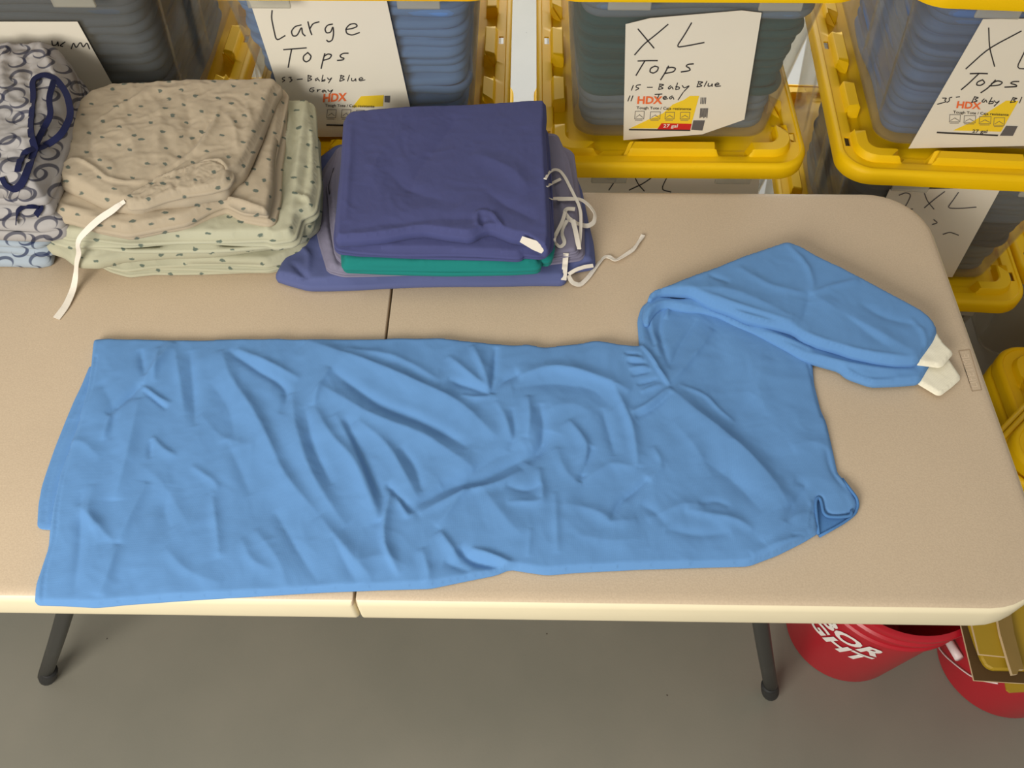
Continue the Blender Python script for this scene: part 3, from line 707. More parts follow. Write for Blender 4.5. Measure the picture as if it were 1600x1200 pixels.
product_sticker(fn, pl, t, pp, hdx=((585, 540), (715, 540), (1, -11)), tough=((582, 568), (866, 574), (0, -4)), gal=((720, 664), (795, 664), (1, -5), M['whiteprint']),
 yel=[(860, 500), (908, 500), (868, 645), (712, 643), (692, 669), (548, 669), (640, 625), (720, 590), (770, 545), (830, 520)], bar=[(543, 672), (862, 676), (861, 683), (542, 679)], icons=[(575, 580, 622, 620), (655, 583, 706, 620), (733, 585, 780, 620), (812, 585, 860, 620)],
 red=[(712, 642), (869, 645), (862, 676), (690, 674)], code=[(878, 628), (938, 628), (925, 680), (867, 676)])
# X L Tops, right edge
t = TOTES[('S3', 2)]; pl = front_plane('S3', 2); fn = cr(1220, 0, .2667)
pp = sheet('paper_sign', [(1536, 30), (1640, 29), (1700, 45), (1660, 235), (1600, 228), (1419.5, 232)], pl, M['paper'], t)
tag(pp, 'white sheet with marker writing X L Tops Baby Blue')
big = [[(1218, 165), (1222, 280), (1252, 388)], [(1408, 183), (1215, 285), (1085, 403)], [(1480, 200), (1425, 310), (1376, 408), (1500, 395)], [(1110, 432), (1165, 430), (1210, 432)], [(1160, 432), (1100, 490), (1058, 525)],
 [(1182, 468), (1152, 480), (1145, 498), (1170, 502), (1197, 485), (1182, 468)], [(1257, 470), (1215, 515), (1173, 543)], [(1235, 490), (1270, 472), (1302, 483), (1280, 500), (1222, 504)], [(1394, 478), (1360, 478), (1343, 489), (1378, 497), (1385, 508), (1313, 511)]]
ink('marker_writing', big, pl, pp, 2.0, fn=fn)
sm = [[(948, 575), (974, 575), (958, 588), (972, 596), (918, 611)], [(1002, 570), (985, 575), (990, 590), (973, 601)], [(1028, 570), (1047, 567)], [(1137, 566), (1118, 601)], [(1135, 568), (1162, 572), (1133, 582), (1156, 592), (1116, 601)], [(1192, 580), (1176, 594), (1190, 601), (1202, 583), (1207, 599)],
 [(1237, 573), (1218, 606)], [(1222, 596), (1246, 594), (1244, 606), (1220, 608)], [(1250, 590), (1262, 604), (1285, 588), (1250, 622)], [(1362, 572), (1345, 601)], [(1360, 573), (1390, 577), (1358, 585), (1380, 595), (1345, 602)], [(1412, 570), (1398, 603)]]
ink('marker_writing', sm, pl, pp, 1.5, fn=fn)
product_sticker(fn, pl, t, pp, hdx=((1028, 632), (1170, 640), (2, -10)), tough=((1010, 664), (1335, 680), (0, -4)), gal=((1120, 778), (1208, 780), (1, -5), M['ink']),
 yel=[(1320, 590), (1392, 592), (1290, 772), (1010, 764), (1120, 715), (1210, 660)], bar=[(915, 772), (1275, 790), (1270, 798), (913, 781)], icons=[(990, 672, 1052, 715), (1075, 678, 1142, 720), (1165, 683, 1232, 725), (1250, 690, 1312, 735)],
 red=None, code=[(1320, 738), (1388, 740), (1360, 796), (1283, 795)])
# sheets of the totes below
t = TOTES[('S2', 1)]; pl = front_plane('S2', 1); fn = cr(820, 0, .3)
pp = sheet('paper_sign', [(889, 267), (1188, 267), (1180, 340), (898, 340)], pl, M['paper'], t); tag(pp, 'sheet with marker writing 4XL')
ink('marker_writing', [[(428, 915), (425, 935), (478, 932)], [(497, 905), (465, 950), (438, 990)], [(563, 900), (590, 960), (622, 995)], [(688, 905), (620, 955), (545, 990)], [(750, 905), (708, 988), (760, 1000)]], pl, pp, 1.6, fn=fn)
t = TOTES[('S3', 1)]; pl = front_plane('S3', 1); fn = cr(1280, 260, .4167)
pp = sheet('paper_sign', [(1390, 296), (1564, 294), (1488, 433), (1330, 430)], pl, M['paper'], t); tag(pp, 'sheet with faint writing 2XL')
ink('marker_writing', [[(300, 108), (325, 98), (345, 106), (330, 140), (310, 165), (350, 160)], [(395, 102), (405, 130), (430, 160)], [(470, 95), (430, 125), (395, 155)], [(522, 98), (500, 130), (480, 157), (530, 158), (588, 153)], [(430, 200), (445, 212), (425, 218)], [(465, 255), (490, 246), (522, 258)]], pl, pp, 1.6, mat=M['greyprint'], fn=fn)
# sheet of the leftmost tote
t = TOTES[('S0', 2)]; pl = front_plane('S0', 2); fn = cr(0, 0, .3375)
pp = sheet('paper_sign', [(-60, 34), (121, 34), (179, 138), (190, 185), (-60, 185)], pl, M['paper'], t); tag(pp, 'sheet with marker writing ending in ium')
ink('marker_writing', [[(240, 190), (243, 212), (262, 208), (268, 190), (270, 212)], [(300, 195), (275, 212), (290, 215)], [(330, 225), (340, 195), (352, 225), (372, 192), (385, 222), (402, 195), (414, 226)]], pl, pp, 1.8, fn=fn)

#PART2
# ------------------------------------------------------------------ the blue gown
gown = empty('surgical_gown', P(620, 720, TZ))
tag(gown, 'light blue long-sleeved gown with white knit cuffs, laid flat across the table', 'gown')
GZ = TZ+.0012
def W(pts, z): return [P(u, v, z)[:2] for u, v in pts]
under = cloth_piece('hem_underlayer', W([(142, 572), (128, 606), (118, 626), (103, 662), (88, 700), (74, 740), (67, 762), (62, 790), (60, 826), (80, 828), (150, 826), (200, 700), (190, 580)], GZ), GZ, .0025,
    lambda x, y, d: .0035+.0012*rumple(x, y, 16, 3)+strokes_h(x, y, [([(146, 590), (118, 650), (98, 690), (80, 745), (72, 780), (70, 826)], 2.2, -1.6, 1, 0)], GZ), M['gown'], None, step=.004, r=.006, bulge=.001)
attach(under, gown)
BODY = [(147, 533), (170, 531), (235, 532), (300, 533), (400, 531), (500, 532), (600, 531), (690, 531), (745, 537), (800, 542), (825, 540), (850, 545), (900, 540), (930, 534), (960, 540), (985, 543), (1000, 543),
 (997, 500), (1003, 480), (1020, 466), (1060, 462), (1150, 480), (1262, 540), (1268, 562), (1271, 600), (1281, 640), (1290, 660), (1297, 690), (1308, 740), (1316, 748), (1330, 768), (1340, 786), (1334, 800), (1320, 806), (1300, 808), (1288, 801), (1283, 778), (1276, 780), (1275, 805), (1278, 832),
 (1255, 846), (1215, 866), (1170, 883), (1100, 885), (1000, 888), (900, 893), (855, 897), (820, 892), (797, 888), (775, 897), (735, 905), (672, 918), (600, 920), (500, 924), (400, 930), (300, 936), (200, 943), (150, 948), (100, 945), (55, 944), (57, 915), (68, 882), (77, 855), (79, 828), (85, 790), (95, 745), (107, 712), (122, 668), (137, 612), (143, 575)]
S1 = [ # (pixels, width px, height mm, asymmetry, taper)
 ([(225, 604), (250, 570), (273, 537)], 10, 6), ([(221, 550), (228, 590)], 7, -4), ([(250, 545), (243, 600)], 6, 3), ([(225, 606), (245, 622), (268, 634)], 5, 5, 2), ([(226, 614), (262, 642)], 4, -4),
 ([(221, 625), (208, 690), (196, 740), (183, 785)], 15, 6.5, 1.5), ([(171, 652), (200, 625), (221, 606)], 8, -5), ([(183, 640), (172, 660), (165, 690)], 6, 3), ([(298, 552), (302, 600), (306, 668)], 10, -4.5), ([(275, 545), (285, 610), (290, 650)], 9, 3.5),
 ([(233, 756), (212, 800), (188, 852)], 10, 5, 1.4), ([(188, 854), (174, 900), (158, 934)], 9, 5, 1.8), ([(125, 792), (155, 822), (183, 854)], 9, 4), ([(130, 770), (128, 850), (118, 930)], 8, -3), ([(240, 685), (258, 705), (278, 716)], 5, 3.5, 2), ([(238, 690), (236, 720)], 5, -3),
 ([(348, 550), (360, 590), (395, 640), (417, 680), (445, 745), (500, 808)], 12, 8, 1.7), ([(500, 808), (540, 860), (583, 908)], 12, 5, 1.4), ([(358, 550), (400, 579), (446, 606), (450, 632), (440, 650)], 8, -5.5), ([(370, 548), (430, 575), (470, 596)], 8, 4.5),
 ([(458, 617), (463, 667), (483, 733), (510, 780), (542, 825)], 12, 7, 1.8), ([(492, 637), (515, 680), (554, 721), (575, 770), (592, 817)], 11, 7.5, 1.8), ([(517, 579), (500, 605), (492, 637)], 6, 5, 2), ([(478, 640), (490, 700), (520, 760)], 9, -4),
 ([(333, 771), (340, 820), (346, 875)], 9, 4), ([(355, 690), (378, 740), (392, 775)], 12, -3), ([(315, 650), (350, 690), (400, 700)], 14, 2.5), ([(300, 730), (345, 760), (333, 775)], 7, 3), ([(260, 860), (300, 900), (350, 915)], 14, 3), ([(400, 830), (440, 880), (450, 920)], 12, 3), ([(430, 800), (470, 870), (500, 915)], 10, -3.5), ([(225, 730), (260, 760), (300, 830)], 16, 2.5), ([(380, 845), (395, 880), (430, 895)], 9, 2.5), ([(270, 760), (256, 800), (270, 830)], 12, -2.5),
 ([(480, 536), (583, 572), (650, 602), (715, 630), (745, 655), (775, 686)], 13, 9, 2.0), ([(500, 604), (583, 655), (667, 683), (742, 735)], 15, 8, 1.6), ([(517, 580), (596, 637), (640, 652), (700, 680), (733, 702)], 10, -7), ([(540, 548), (620, 560), (690, 600)], 10, 4), ([(525, 650), (560, 712), (596, 817)], 9, 6, 1.7), ([(560, 660), (610, 700), (654, 783)], 10, 6, 1.7), ([(540, 655), (578, 740), (600, 780)], 8, -4.5), ([(625, 700), (650, 730), (660, 770)], 8, -4),
 ([(767, 617), (755, 580), (738, 543)], 7, 6, 2), ([(767, 618), (772, 585), (775, 546)], 6, -6), ([(768, 618), (785, 598), (812, 586)], 9, -5.5), ([(810, 592), (860, 577), (905, 585), (950, 600), (985, 615)], 15, 8, .6), ([(800, 610), (860, 600), (925, 608), (960, 640)], 20, -5), ([(767, 620), (730, 605), (700, 596)], 8, -5), ([(700, 560), (735, 590), (765, 612)], 9, 5), ([(768, 622), (740, 625), (720, 620)], 5, 3), ([(775, 630), (790, 655), (800, 690)], 9, 4),
 ([(640, 797), (665, 783), (690, 768), (720, 757), (752, 752), (790, 730), (830, 712), (850, 697), (860, 675)], 14, -8, 1.5), ([(655, 806), (690, 788), (730, 768), (760, 763), (790, 752), (815, 735)], 13, 7, .6), ([(690, 760), (740, 738), (780, 712), (830, 700)], 14, -4), 
 ([(728, 765), (700, 805), (683, 826)], 8, 4.5), ([(612, 767), (600, 825), (602, 858), (625, 902)], 9, 7, .6), ([(604, 757), (622, 778), (646, 804)], 7, -6), ([(618, 775), (640, 812)], 6, 5), ([(750, 760), (790, 815), (815, 840)], 16, 3.5),
 ([(687, 833), (703, 855), (719, 878)], 7, 6, 1.8), ([(717, 858), (733, 876), (762, 884), (790, 888)], 9, -9), ([(735, 861), (771, 871), (806, 888)], 6, 7, 1.5), ([(660, 860), (672, 900), (668, 915)], 9, 4.5), ([(695, 880), (735, 895)], 8, -4),
 ([(829, 829), (825, 873)], 6, 2.5, 1), ([(867, 771), (871, 869)], 7, 3), ([(842, 733), (847, 768), (848, 788), (792, 788)], 8, 4.5), ([(790, 760), (820, 770), (845, 760)], 9, -4), ([(825, 622), (828, 655), (824, 685)], 9, 6), ([(843, 635), (850, 665), (846, 700), (825, 725)], 10, -6), ([(800, 640), (806, 680), (796, 705)], 8, -3.5),
 ([(887, 658), (905, 678), (918, 700), (912, 744)], 8, 6, 1.6), ([(925, 700), (915, 730), (906, 756)], 7, -6), ([(957, 604), (975, 640), (988, 672), (996, 733)], 11, 7, .7), ([(910, 756), (935, 738), (958, 725), (996, 735)], 9, 3), ([(870, 700), (880, 735), (905, 760)], 10, 2.5), ([(940, 640), (955, 690), (960, 715)], 10, -4.5), ([(860, 640), (895, 632), (930, 650)], 12, 2),
 ([(1012, 750), (990, 770), (971, 783), (960, 800), (953, 818)], 7, -5.5), ([(1020, 700), (1035, 730), (1012, 755)], 8, 3.5), ([(880, 790), (930, 800), (958, 820), (995, 815)], 11, 3.5), ([(1000, 790), (1020, 800), (1040, 825)], 9, -3), ([(1010, 815), (1045, 800), (1070, 790), (1100, 795)], 11, 3.5), ([(900, 840), (960, 850), (1010, 845)], 14, 2.5),
 ([(985, 648), (1005, 640), (1020, 630), (1046, 609)], 6, 7, 2.5), ([(992, 655), (1020, 642), (1048, 618)], 6, -5), ([(1000, 543), (1015, 560), (1030, 585), (1046, 609)], 5, 6, .6), ([(1000, 560), (975, 556)], 4, -4), ([(1008, 572), (980, 570)], 4, -4), ([(1016, 584), (985, 590)], 4, -4), ([(1026, 596), (995, 604)], 4, -4), ([(1004, 566), (978, 563)], 4, 4), ([(1012, 578), (982, 580)], 4, 4), ([(1032, 604), (1000, 616)], 4, 4),
 ([(1046, 609), (1077, 640), (1114, 666), (1160, 703), (1205, 752), (1230, 792)], 15, 9, 2.4), ([(1060, 604), (1102, 618), (1127, 645), (1150, 660)], 5, 3), ([(1114, 516), (1090, 550), (1062, 585), (1042, 604)], 6, 5, 2), ([(1088, 500), (1060, 545), (1046, 580)], 7, -4), ([(1020, 480), (1015, 510), (1030, 560)], 6, 4), ([(1010, 500), (1022, 545)], 5, -5), ([(1035, 482), (1028, 520), (1045, 575)], 6, -4), ([(1045, 480), (1040, 500)], 4, 4),
 ([(1240, 752), (1262, 760), (1240, 790), (1225, 820)], 9, -4), ([(1275, 835), (1240, 845), (1205, 855), (1172, 870)], 9, 5), ([(1268, 800), (1230, 815), (1190, 850)], 12, 4), ([(1070, 800), (1110, 808), (1150, 815), (1175, 832)], 9, 4.5), ([(1040, 830), (1090, 840), (1140, 835)], 10, -3.5), ([(1090, 790), (1120, 785), (1140, 795)], 7, -3), ([(1095, 720), (1150, 755), (1190, 805)], 18, -4), ([(1050, 660), (1085, 700), (1110, 745)], 16, 3), ([(1235, 700), (1270, 690), (1295, 700)], 16, 3), ([(1180, 620), (1150, 650), (1140, 690)], 14, -3), ([(1200, 560), (1180, 600), (1200, 650)], 18, 2), ([(1290, 700), (1300, 740), (1325, 770)], 5, -3),
 ([(1263, 570), (1276, 620), (1284, 650)], 3, -3, 1, 0), ([(152, 560), (148, 590), (141, 622), (124, 672), (108, 720), (98, 760), (92, 800), (90, 835), (82, 862), (73, 890), (68, 940)], 2.0, -1.8, 1, 0), ([(1238, 840), (1262, 838), (1266, 800)], 3, -2, 1, 0), ([(1266, 786), (1262, 830)], 3, 2, 1, 0),
 ([(90, 700), (130, 690), (160, 720)], 10, 2.5), ([(150, 760), (140, 800), (160, 850)], 12, 3), ([(160, 600), (180, 640), (175, 690)], 12, -2.5), ([(330, 600), (360, 640), (370, 700)], 14, -3), ([(560, 880), (600, 870), (640, 890)], 12, 2.5), ([(520, 840), (545, 890), (560, 915)], 9, -3)]
def body_h(x, y, d):
    h = .0105+.0025*np.exp(-((d-.05)/.05)**2)
    h = h+.0011*rumple(x, y, 9, 2, .6, 1.3)+.0007*rumple(x, y, 26, 8, .9)+.0022*pnoise(x*6+3, y*6)+.0026*pnoise(x*15+pnoise(y*9, x*9)*1.5, y*11)+.0013*pnoise(x*34+1, y*27+pnoise(x*20, y*20))
    # the chest lies flatter beyond the shoulder fold
    a = np.array(P(1046, 609, TZ)[:2]); b = np.array(P(1230, 800, TZ)[:2]); n = np.array([-(b-a)[1], (b-a)[0]]); n /= np.linalg.norm(n)
    s = (x-a[0])*n[0]+(y-a[1])*n[1]
    h = h-.0045*sst(-.01, .05, s)*sst(.30, .42, x)
    return np.maximum(h+strokes_h(x, y, S1, TZ+.008)*.92, .0018)
body = cloth_piece('gown_body', W(BODY, GZ+.004), GZ, .0042, body_h, M['gown'], None, step=.0028, r=.007, bulge=.0012, floorz=TZ)
attach(body, gown)
# neck opening: dark inner layer and piped edge
inner = cloth_piece('neck_underlayer', W([(1270, 770), (1300, 780), (1339, 790), (1339, 803), (1325, 813), (1300, 828), (1280, 838), (1268, 830)], GZ), GZ, .0012, lambda x, y, d: .002+0*x, M['gown_dark'], None, step=.004, r=.004, bulge=.0005); attach(inner, gown)
bz = GZ+.0075
attach(tube('neck_binding', [P(u, v, z) for u, v, z in [(1279, 835, GZ+.003), (1276, 808, bz), (1274, 784, bz), (1278, 776, bz), (1283, 782, bz), (1286, 800, bz), (1292, 807, bz), (1310, 808, bz), (1330, 806, bz), (1331, 797, bz)]], .0022, M['gown_dark'], n=8), gown)
attach(tube('neck_binding', [P(u, v, z) for u, v, z in [(1316, 748, GZ+.004), (1328, 764, bz), (1339, 778, bz), (1341, 790, GZ+.005), (1336, 803, GZ+.004), (1318, 817, GZ+.003), (1280, 838, GZ+.003)]], .0020, M['gown_dark'], n=8), gown)
# sleeves
lowz = GZ+.004
LS = [(1005, 497), (1008, 478), (1020, 464), (1060, 470), (1110, 462), (1300, 500), (1440, 545), (1452, 570), (1436, 597), (1400, 600), (1362, 601), (1325, 588), (1312, 577), (1280, 568), (1256, 561), (1215, 538), (1180, 520), (1150, 509), (1125, 494), (1098, 487), (1070, 485), (1045, 480), (1033, 481), (1022, 490), (1010, 510)]
def ls_h(x, y, d):
    return np.maximum(.016+.0012*rumple(x, y, 14, 21)+strokes_h(x, y, [([(1080, 478), (1120, 486), (1160, 505), (1210, 530), (1260, 548)], 6, -4), ([(1100, 478), (1160, 497), (1220, 520), (1290, 550), (1350, 566), (1430, 574)], 7, -5), ([(1260, 555), (1320, 572), (1380, 582), (1430, 582)], 6, 4), ([(1320, 575), (1350, 592), (1400, 592)], 5, -3), ([(1010, 490), (1025, 478), (1045, 474)], 4, 3), ([(1180, 518), (1230, 534), (1270, 552)], 5, 4)], lowz+.01), .003)
attach(cloth_piece('sleeve', W(LS, lowz+.008), lowz, .010, ls_h, M['gown'], None, step=.0032, r=.008, bulge=.002), gown)
upz = GZ+.016
US = [(1013, 470), (1018, 458), (1040, 450), (1075, 436), (1110, 424), (1165, 402), (1228, 381), (1252, 390), (1272, 402), (1310, 420), (1348, 440), (1400, 468), (1440, 490), (1455, 504), (1463, 519), (1456, 535), (1444, 552), (1432, 568), (1400, 569), (1370, 565), (1330, 556), (1310, 548), (1280, 540), (1255, 530), (1240, 518), (1210, 510), (1190, 506), (1165, 500), (1140, 488), (1110, 478), (1090, 466), (1078, 460), (1050, 458), (1030, 459)]
def us_h(x, y, d):
    return np.maximum(.019+.0015*rumple(x, y, 10, 31, .5)+.0008*rumple(x, y, 24, 13)+strokes_h(x, y, [([(1228, 384), (1262, 420), (1270, 450), (1265, 462)], 7, 3.5), ([(1265, 462), (1300, 450), (1340, 440)], 6, 4, 1.6), ([(1265, 464), (1255, 500), (1245, 515)], 8, -3), ([(1268, 465), (1330, 500), (1400, 540), (1430, 555)], 16, 4), ([(1150, 420), (1200, 450), (1260, 462)], 9, 3), ([(1060, 452), (1140, 455), (1200, 480), (1240, 500)], 16, 4), ([(1100, 470), (1150, 484), (1200, 498), (1245, 516)], 5, -3.5), ([(1090, 458), (1120, 468), (1180, 488), (1240, 506)], 5, 3), ([(1250, 520), (1300, 540), (1350, 553), (1420, 562)], 5, 3), ([(1340, 475), (1380, 500), (1440, 512)], 10, -3), ([(1300, 480), (1350, 520), (1390, 548)], 12, -3), ([(1420, 500), (1440, 520), (1445, 545)], 6, 3), ([(1105, 432), (1140, 445)], 6, -2.5)], upz+.015), .004)
attach(cloth_piece('sleeve', W(US, upz+.010), upz, .012, us_h, M['gown'], None, step=.0032, r=.009, bulge=.002), gown)
def cuff(px, z0, t, seed):
    return cloth_piece('cuff', W(px, z0+t*.6), z0, t*.5, lambda x, y, d: t+.0007*rumple(x, y, 25, seed), M['cuff'], None, step=.003, r=.003, bulge=.001, smooth_it=1)
attach(cuff([(1455, 565), (1468, 561), (1481, 559), (1490, 573), (1502, 590), (1488, 603), (1468, 618), (1450, 607), (1433, 597), (1440, 580)], GZ+.006, .006, 4), gown)
attach(cuff([(1456, 518), (1463, 519), (1472, 535), (1490, 551), (1482, 560), (1472, 573), (1450, 570), (1431, 568), (1438, 550), (1448, 534)], GZ+.020, .007, 6), gown)

# ------------------------------------------------------------------ folded piles
def folded(name, label, cat, group, px, zpx, z0, z1, mat, seed, nl=2, st=(), bulge=.005, jit=.004, rum=.0016, step=.004, r=.009, ymax=.852, tilt=None, edge=.72, it=1):
    T = z1-z0; hs = T*edge
    root = None
    def top(x, y, d):
        h = T+rum*rumple(x, y, 11, seed, .7)+rum*.7*rumple(x, y, 24, seed+4, .3)+rum*.3*rumple(x, y, 55, seed+9)+strokes_h(x, y, list(st), z1)
        if tilt: h = h+tilt(x, y)
        return np.maximum(h, .4*T)
    o = cloth_piece(name, W(px, zpx), z0, hs, top, mat, None, step=step, r=r, nl=nl, bulge=bulge, jit=jit, seed=seed, ymax=ymax, smooth_it=it)
    if label: tag(o, label, cat, group)
    return o
PG = 'folded scrubs in the purple pile on the table'
b0 = folded('folded_scrubs', 'blue-purple scrubs with white edge tape at bottom of the pile right of the sprig gowns', 'folded clothes', PG,
  [(432, 434), (452, 440), (482, 447), (600, 444), (700, 442), (800, 441), (880, 440), (884, 430), (890, 420), (926, 414), (924, 380), (915, 340), (905, 300), (885, 255), (855, 215), (530, 225), (497, 256), (492, 320), (476, 372), (456, 395), (440, 418)], .752, TZ+.001, .764, M['purple2'], 11,
  nl=1, st=[([(455, 410), (475, 430), (490, 446)], 6, -5), ([(470, 385), (485, 400), (480, 430)], 6, 5), ([(500, 262), (496, 330), (505, 400)], 6, 5), ([(512, 262), (515, 330), (522, 400)], 6, -5), ([(885, 395), (905, 400), (923, 410)], 8, 3)])
g1 = folded('folded_scrubs', 'greyish purple scrubs fanned out under the teal scrubs, tapes hanging at right', 'folded clothes', PG,
  [(492, 300), (508, 262), (530, 230), (700, 190), (855, 190), (892, 237), (908, 345), (908, 396), (860, 402), (700, 420), (535, 424), (513, 418), (502, 380), (495, 340)], .776, .7645, .778, M['grey_purple'], 12, nl=2, jit=.003,
  st=[([(505, 280), (508, 350), (525, 418)], 5, 6), ([(512, 280), (516, 350), (532, 418)], 4, -6)], r=.008)
g2 = folded('folded_scrubs', 'slate purple scrubs just under the teal scrubs, with white tape along right edge', 'folded clothes', PG,
  [(512, 290), (530, 230), (700, 190), (850, 190), (868, 205), (886, 250), (900, 340), (902, 392), (862, 398), (700, 405), (545, 410), (528, 395), (520, 350)], .788, .7785, .790, M['grey_purple'], 13, nl=2, jit=.003, r=.008,
  st=[([(520, 270), (520, 330), (535, 390)], 4, 5), ([(868, 290), (880, 330), (885, 385)], 6, 4), ([(860, 270), (870, 300), (872, 350)], 5, -4)])
tl = folded('folded_scrubs', 'teal folded scrubs sandwiched in the purple pile', 'folded clothes', PG,
  [(537, 384), (538, 421), (600, 423), (700, 424), (800, 423), (841, 421), (842, 409), (858, 410), (862, 390), (848, 300), (845, 215), (545, 215), (540, 300)], .80, .7905, .816, M['teal'], 14, nl=2, jit=.002, bulge=.005, st=[([(660, 405), (662, 420)], 4, 3)])
p1 = folded('folded_scrubs', 'purple scrubs second from the top of the purple pile, white tag peeking out', 'folded clothes', PG,
  [(526, 372), (528, 388), (560, 392), (620, 395), (700, 397), (770, 400), (812, 402), (816, 396), (848, 398), (860, 384), (857, 300), (850, 200), (545, 205), (532, 300)], .826, .8165, .834, M['purple'], 15, nl=2, jit=.003, bulge=.005)
p2 = folded('folded_scrubs', 'smooth purple folded scrubs on top of the purple pile', 'folded clothes', PG,
  [(525, 371), (560, 370), (600, 366), (640, 358), (665, 356), (700, 362), (735, 366), (752, 356), (766, 352), (786, 360), (800, 366), (825, 370), (854, 390), (858, 372), (857, 330), (853, 260), (850, 200), (852, 178), (851, 154), (838, 156), (800, 160), (740, 164), (660, 166), (600, 170), (548, 175), (538, 184), (534, 240), (530, 300), (526, 340)], .855, .8345, .857, M['purple'], 16, nl=1, jit=.001, rum=.0016, ymax=.858, step=.003, r=.006, bulge=.003,
  st=[([(715, 180), (690, 220), (650, 270), (640, 300)], 16, -4), ([(740, 240), (800, 265), (830, 300)], 20, 5), ([(600, 262), (640, 300), (720, 320)], 20, -3.5), ([(745, 352), (745, 332), (765, 331)], 5, 6), ([(765, 331), (775, 342), (786, 358)], 5, 7, .5), ([(757, 340), (752, 352)], 6, -4), ([(530, 362), (600, 350), (700, 340), (800, 345)], 16, -3.5), ([(550, 190), (546, 260), (540, 350)], 7, 3), ([(760, 300), (790, 320), (840, 345)], 14, -4), ([(640, 200), (600, 230), (570, 290)], 20, 3)])
r_ = sheet('care_tag', [(816, 369), (838, 376), (853, 388), (846, 396), (832, 390), (812, 378)], (P(830, 380, .852), Vector((0, -.45, .9)).normalized()), M['tie'], p2, thick=.0006, off=.004)
tag(r_, 'white fabric tag')
from mathutils.bvhtree import BVHTree
def bvh(objs):
    V, F = [], []
    for o in objs:
        b = len(V); V += [o.matrix_world @ v.co for v in o.data.vertices]; F += [tuple(i+b for i in p.vertices) for p in o.data.polygons]
    return BVHTree.FromPolygons(V, F)
def drape(pts3, tree, off=.0022):
    """rest every point of a tape on the cloth or table it crosses, never below it"""
    out = []
    for p in pts3:
        d = (Vector(p)-CAM).normalized(); h = tree.ray_cast(CAM, d)
        q = Vector(p)
        if h[0] is not None and (h[0]-CAM).length < (q-CAM).length+.004: q = h[0]-d*off
        out.append(q)
    return out
def dense(pts, it=2): return [Vector(p) for p in chaikin(np.array([tuple(a) for a in pts], float), it, False)]
bpy.context.view_layer.update()
tpanels = [o for o in table.children if o.name.startswith('tabletop')]
TREE_P = bvh([b0, g1, g2, tl, p1, p2]+tpanels)
A4 = lambda cx, cy, z: P(840+cx*.2333, 170+cy*.2333, z)
def tape(pts, w, parent, zs, up=(0, -.3, 1), twist=None, mat=None, name='tie'):
    n = len(pts); zz = np.interp(np.linspace(0, 1, n), np.linspace(0, 1, len(zs)), zs)
    o = ribbon(name, drape(dense([A4(a, b, z) for (a, b), z in zip(pts, zz)]), TREE_P), w, mat or M['tie'], up=up, thick=.0012, twist=twist, it=1)
    return attach_w(o, parent)
tape([(50, 470), (75, 425), (115, 405), (150, 415), (185, 460), (215, 520), (250, 590), (275, 640), (290, 700), (290, 800), (278, 940)], .0050, g2, [.802, .800, .797, .786], name='edge_tape')
tape([(235, 745), (255, 820), (277, 940)], .0075, g2, [.800, .795, .786], name='edge_tape')
tape([(60, 520), (110, 492), (155, 470)], .0050, g2, [.798, .798], name='edge_tape')
tape([(80, 600), (150, 605), (220, 603), (290, 605), (345, 645), (388, 705), (378, 762), (335, 788), (270, 772), (210, 740), (178, 695), (195, 668), (250, 672)], .0075, g1, [.802, .80, .785, .775, .780, .795, .798], twist=[0, .2, .5, .9, .3, 0, .6, .2], name='tie')
tape([(185, 690), (165, 760), (112, 860), (108, 890), (150, 930), (185, 900), (162, 840), (168, 800), (198, 748)], .0060, g1, [.799, .797, .792, .788, .792, .799], twist=[.3, 0, .4, .2, .8, .3], name='tie')
tape([(190, 968), (183, 1050), (175, 1148)], .0088, b0, [.770, .766, .752], name='edge_tape')
tape([(208, 1108), (255, 1078), (315, 1058), (372, 1050)], .0062, b0, [.762, .766, .764], name='edge_tape')
tape([(205, 1115), (230, 1165), (285, 1183), (340, 1130), (400, 1045), (448, 990), (480, 990), (520, 1018), (570, 990), (640, 945), (668, 905), (700, 860), (706, 845)], .0072, b0, [.758, .744, .743, .743, .745, .747, .744, .744], twist=[.2, 0, .2, .9, .2, .8, .3, .9, .1], name='tie')

SG = 'folded sprig-print gowns in the beige pile'
s0 = folded('folded_gown', 'sage gown with dark sprigs at the bottom of the beige pile', 'folded clothes', SG,
  [(142, 408), (170, 420), (200, 426), (240, 420), (300, 419), (360, 420), (420, 421), (450, 412), (480, 398), (490, 380), (490, 250), (480, 200), (130, 210), (110, 330)], .752, TZ+.001, .772, M['sprig_green'], 21, nl=3, jit=.006, bulge=.004)
s1 = folded('folded_gown', 'sage sprig gown second from the bottom of the beige pile, smooth front fold', 'folded clothes', SG,
  [(80, 385), (100, 392), (118, 408), (150, 410), (190, 400), (260, 392), (340, 388), (420, 378), (470, 368), (492, 350), (496, 300), (495, 220), (470, 170), (130, 210), (88, 300), (78, 350)], .79, .7725, .812, M['sprig_green'], 22, nl=1, jit=.004, bulge=.008,
  st=[([(90, 340), (105, 370), (115, 400)], 5, 5), ([(100, 345), (120, 385)], 5, -6)])
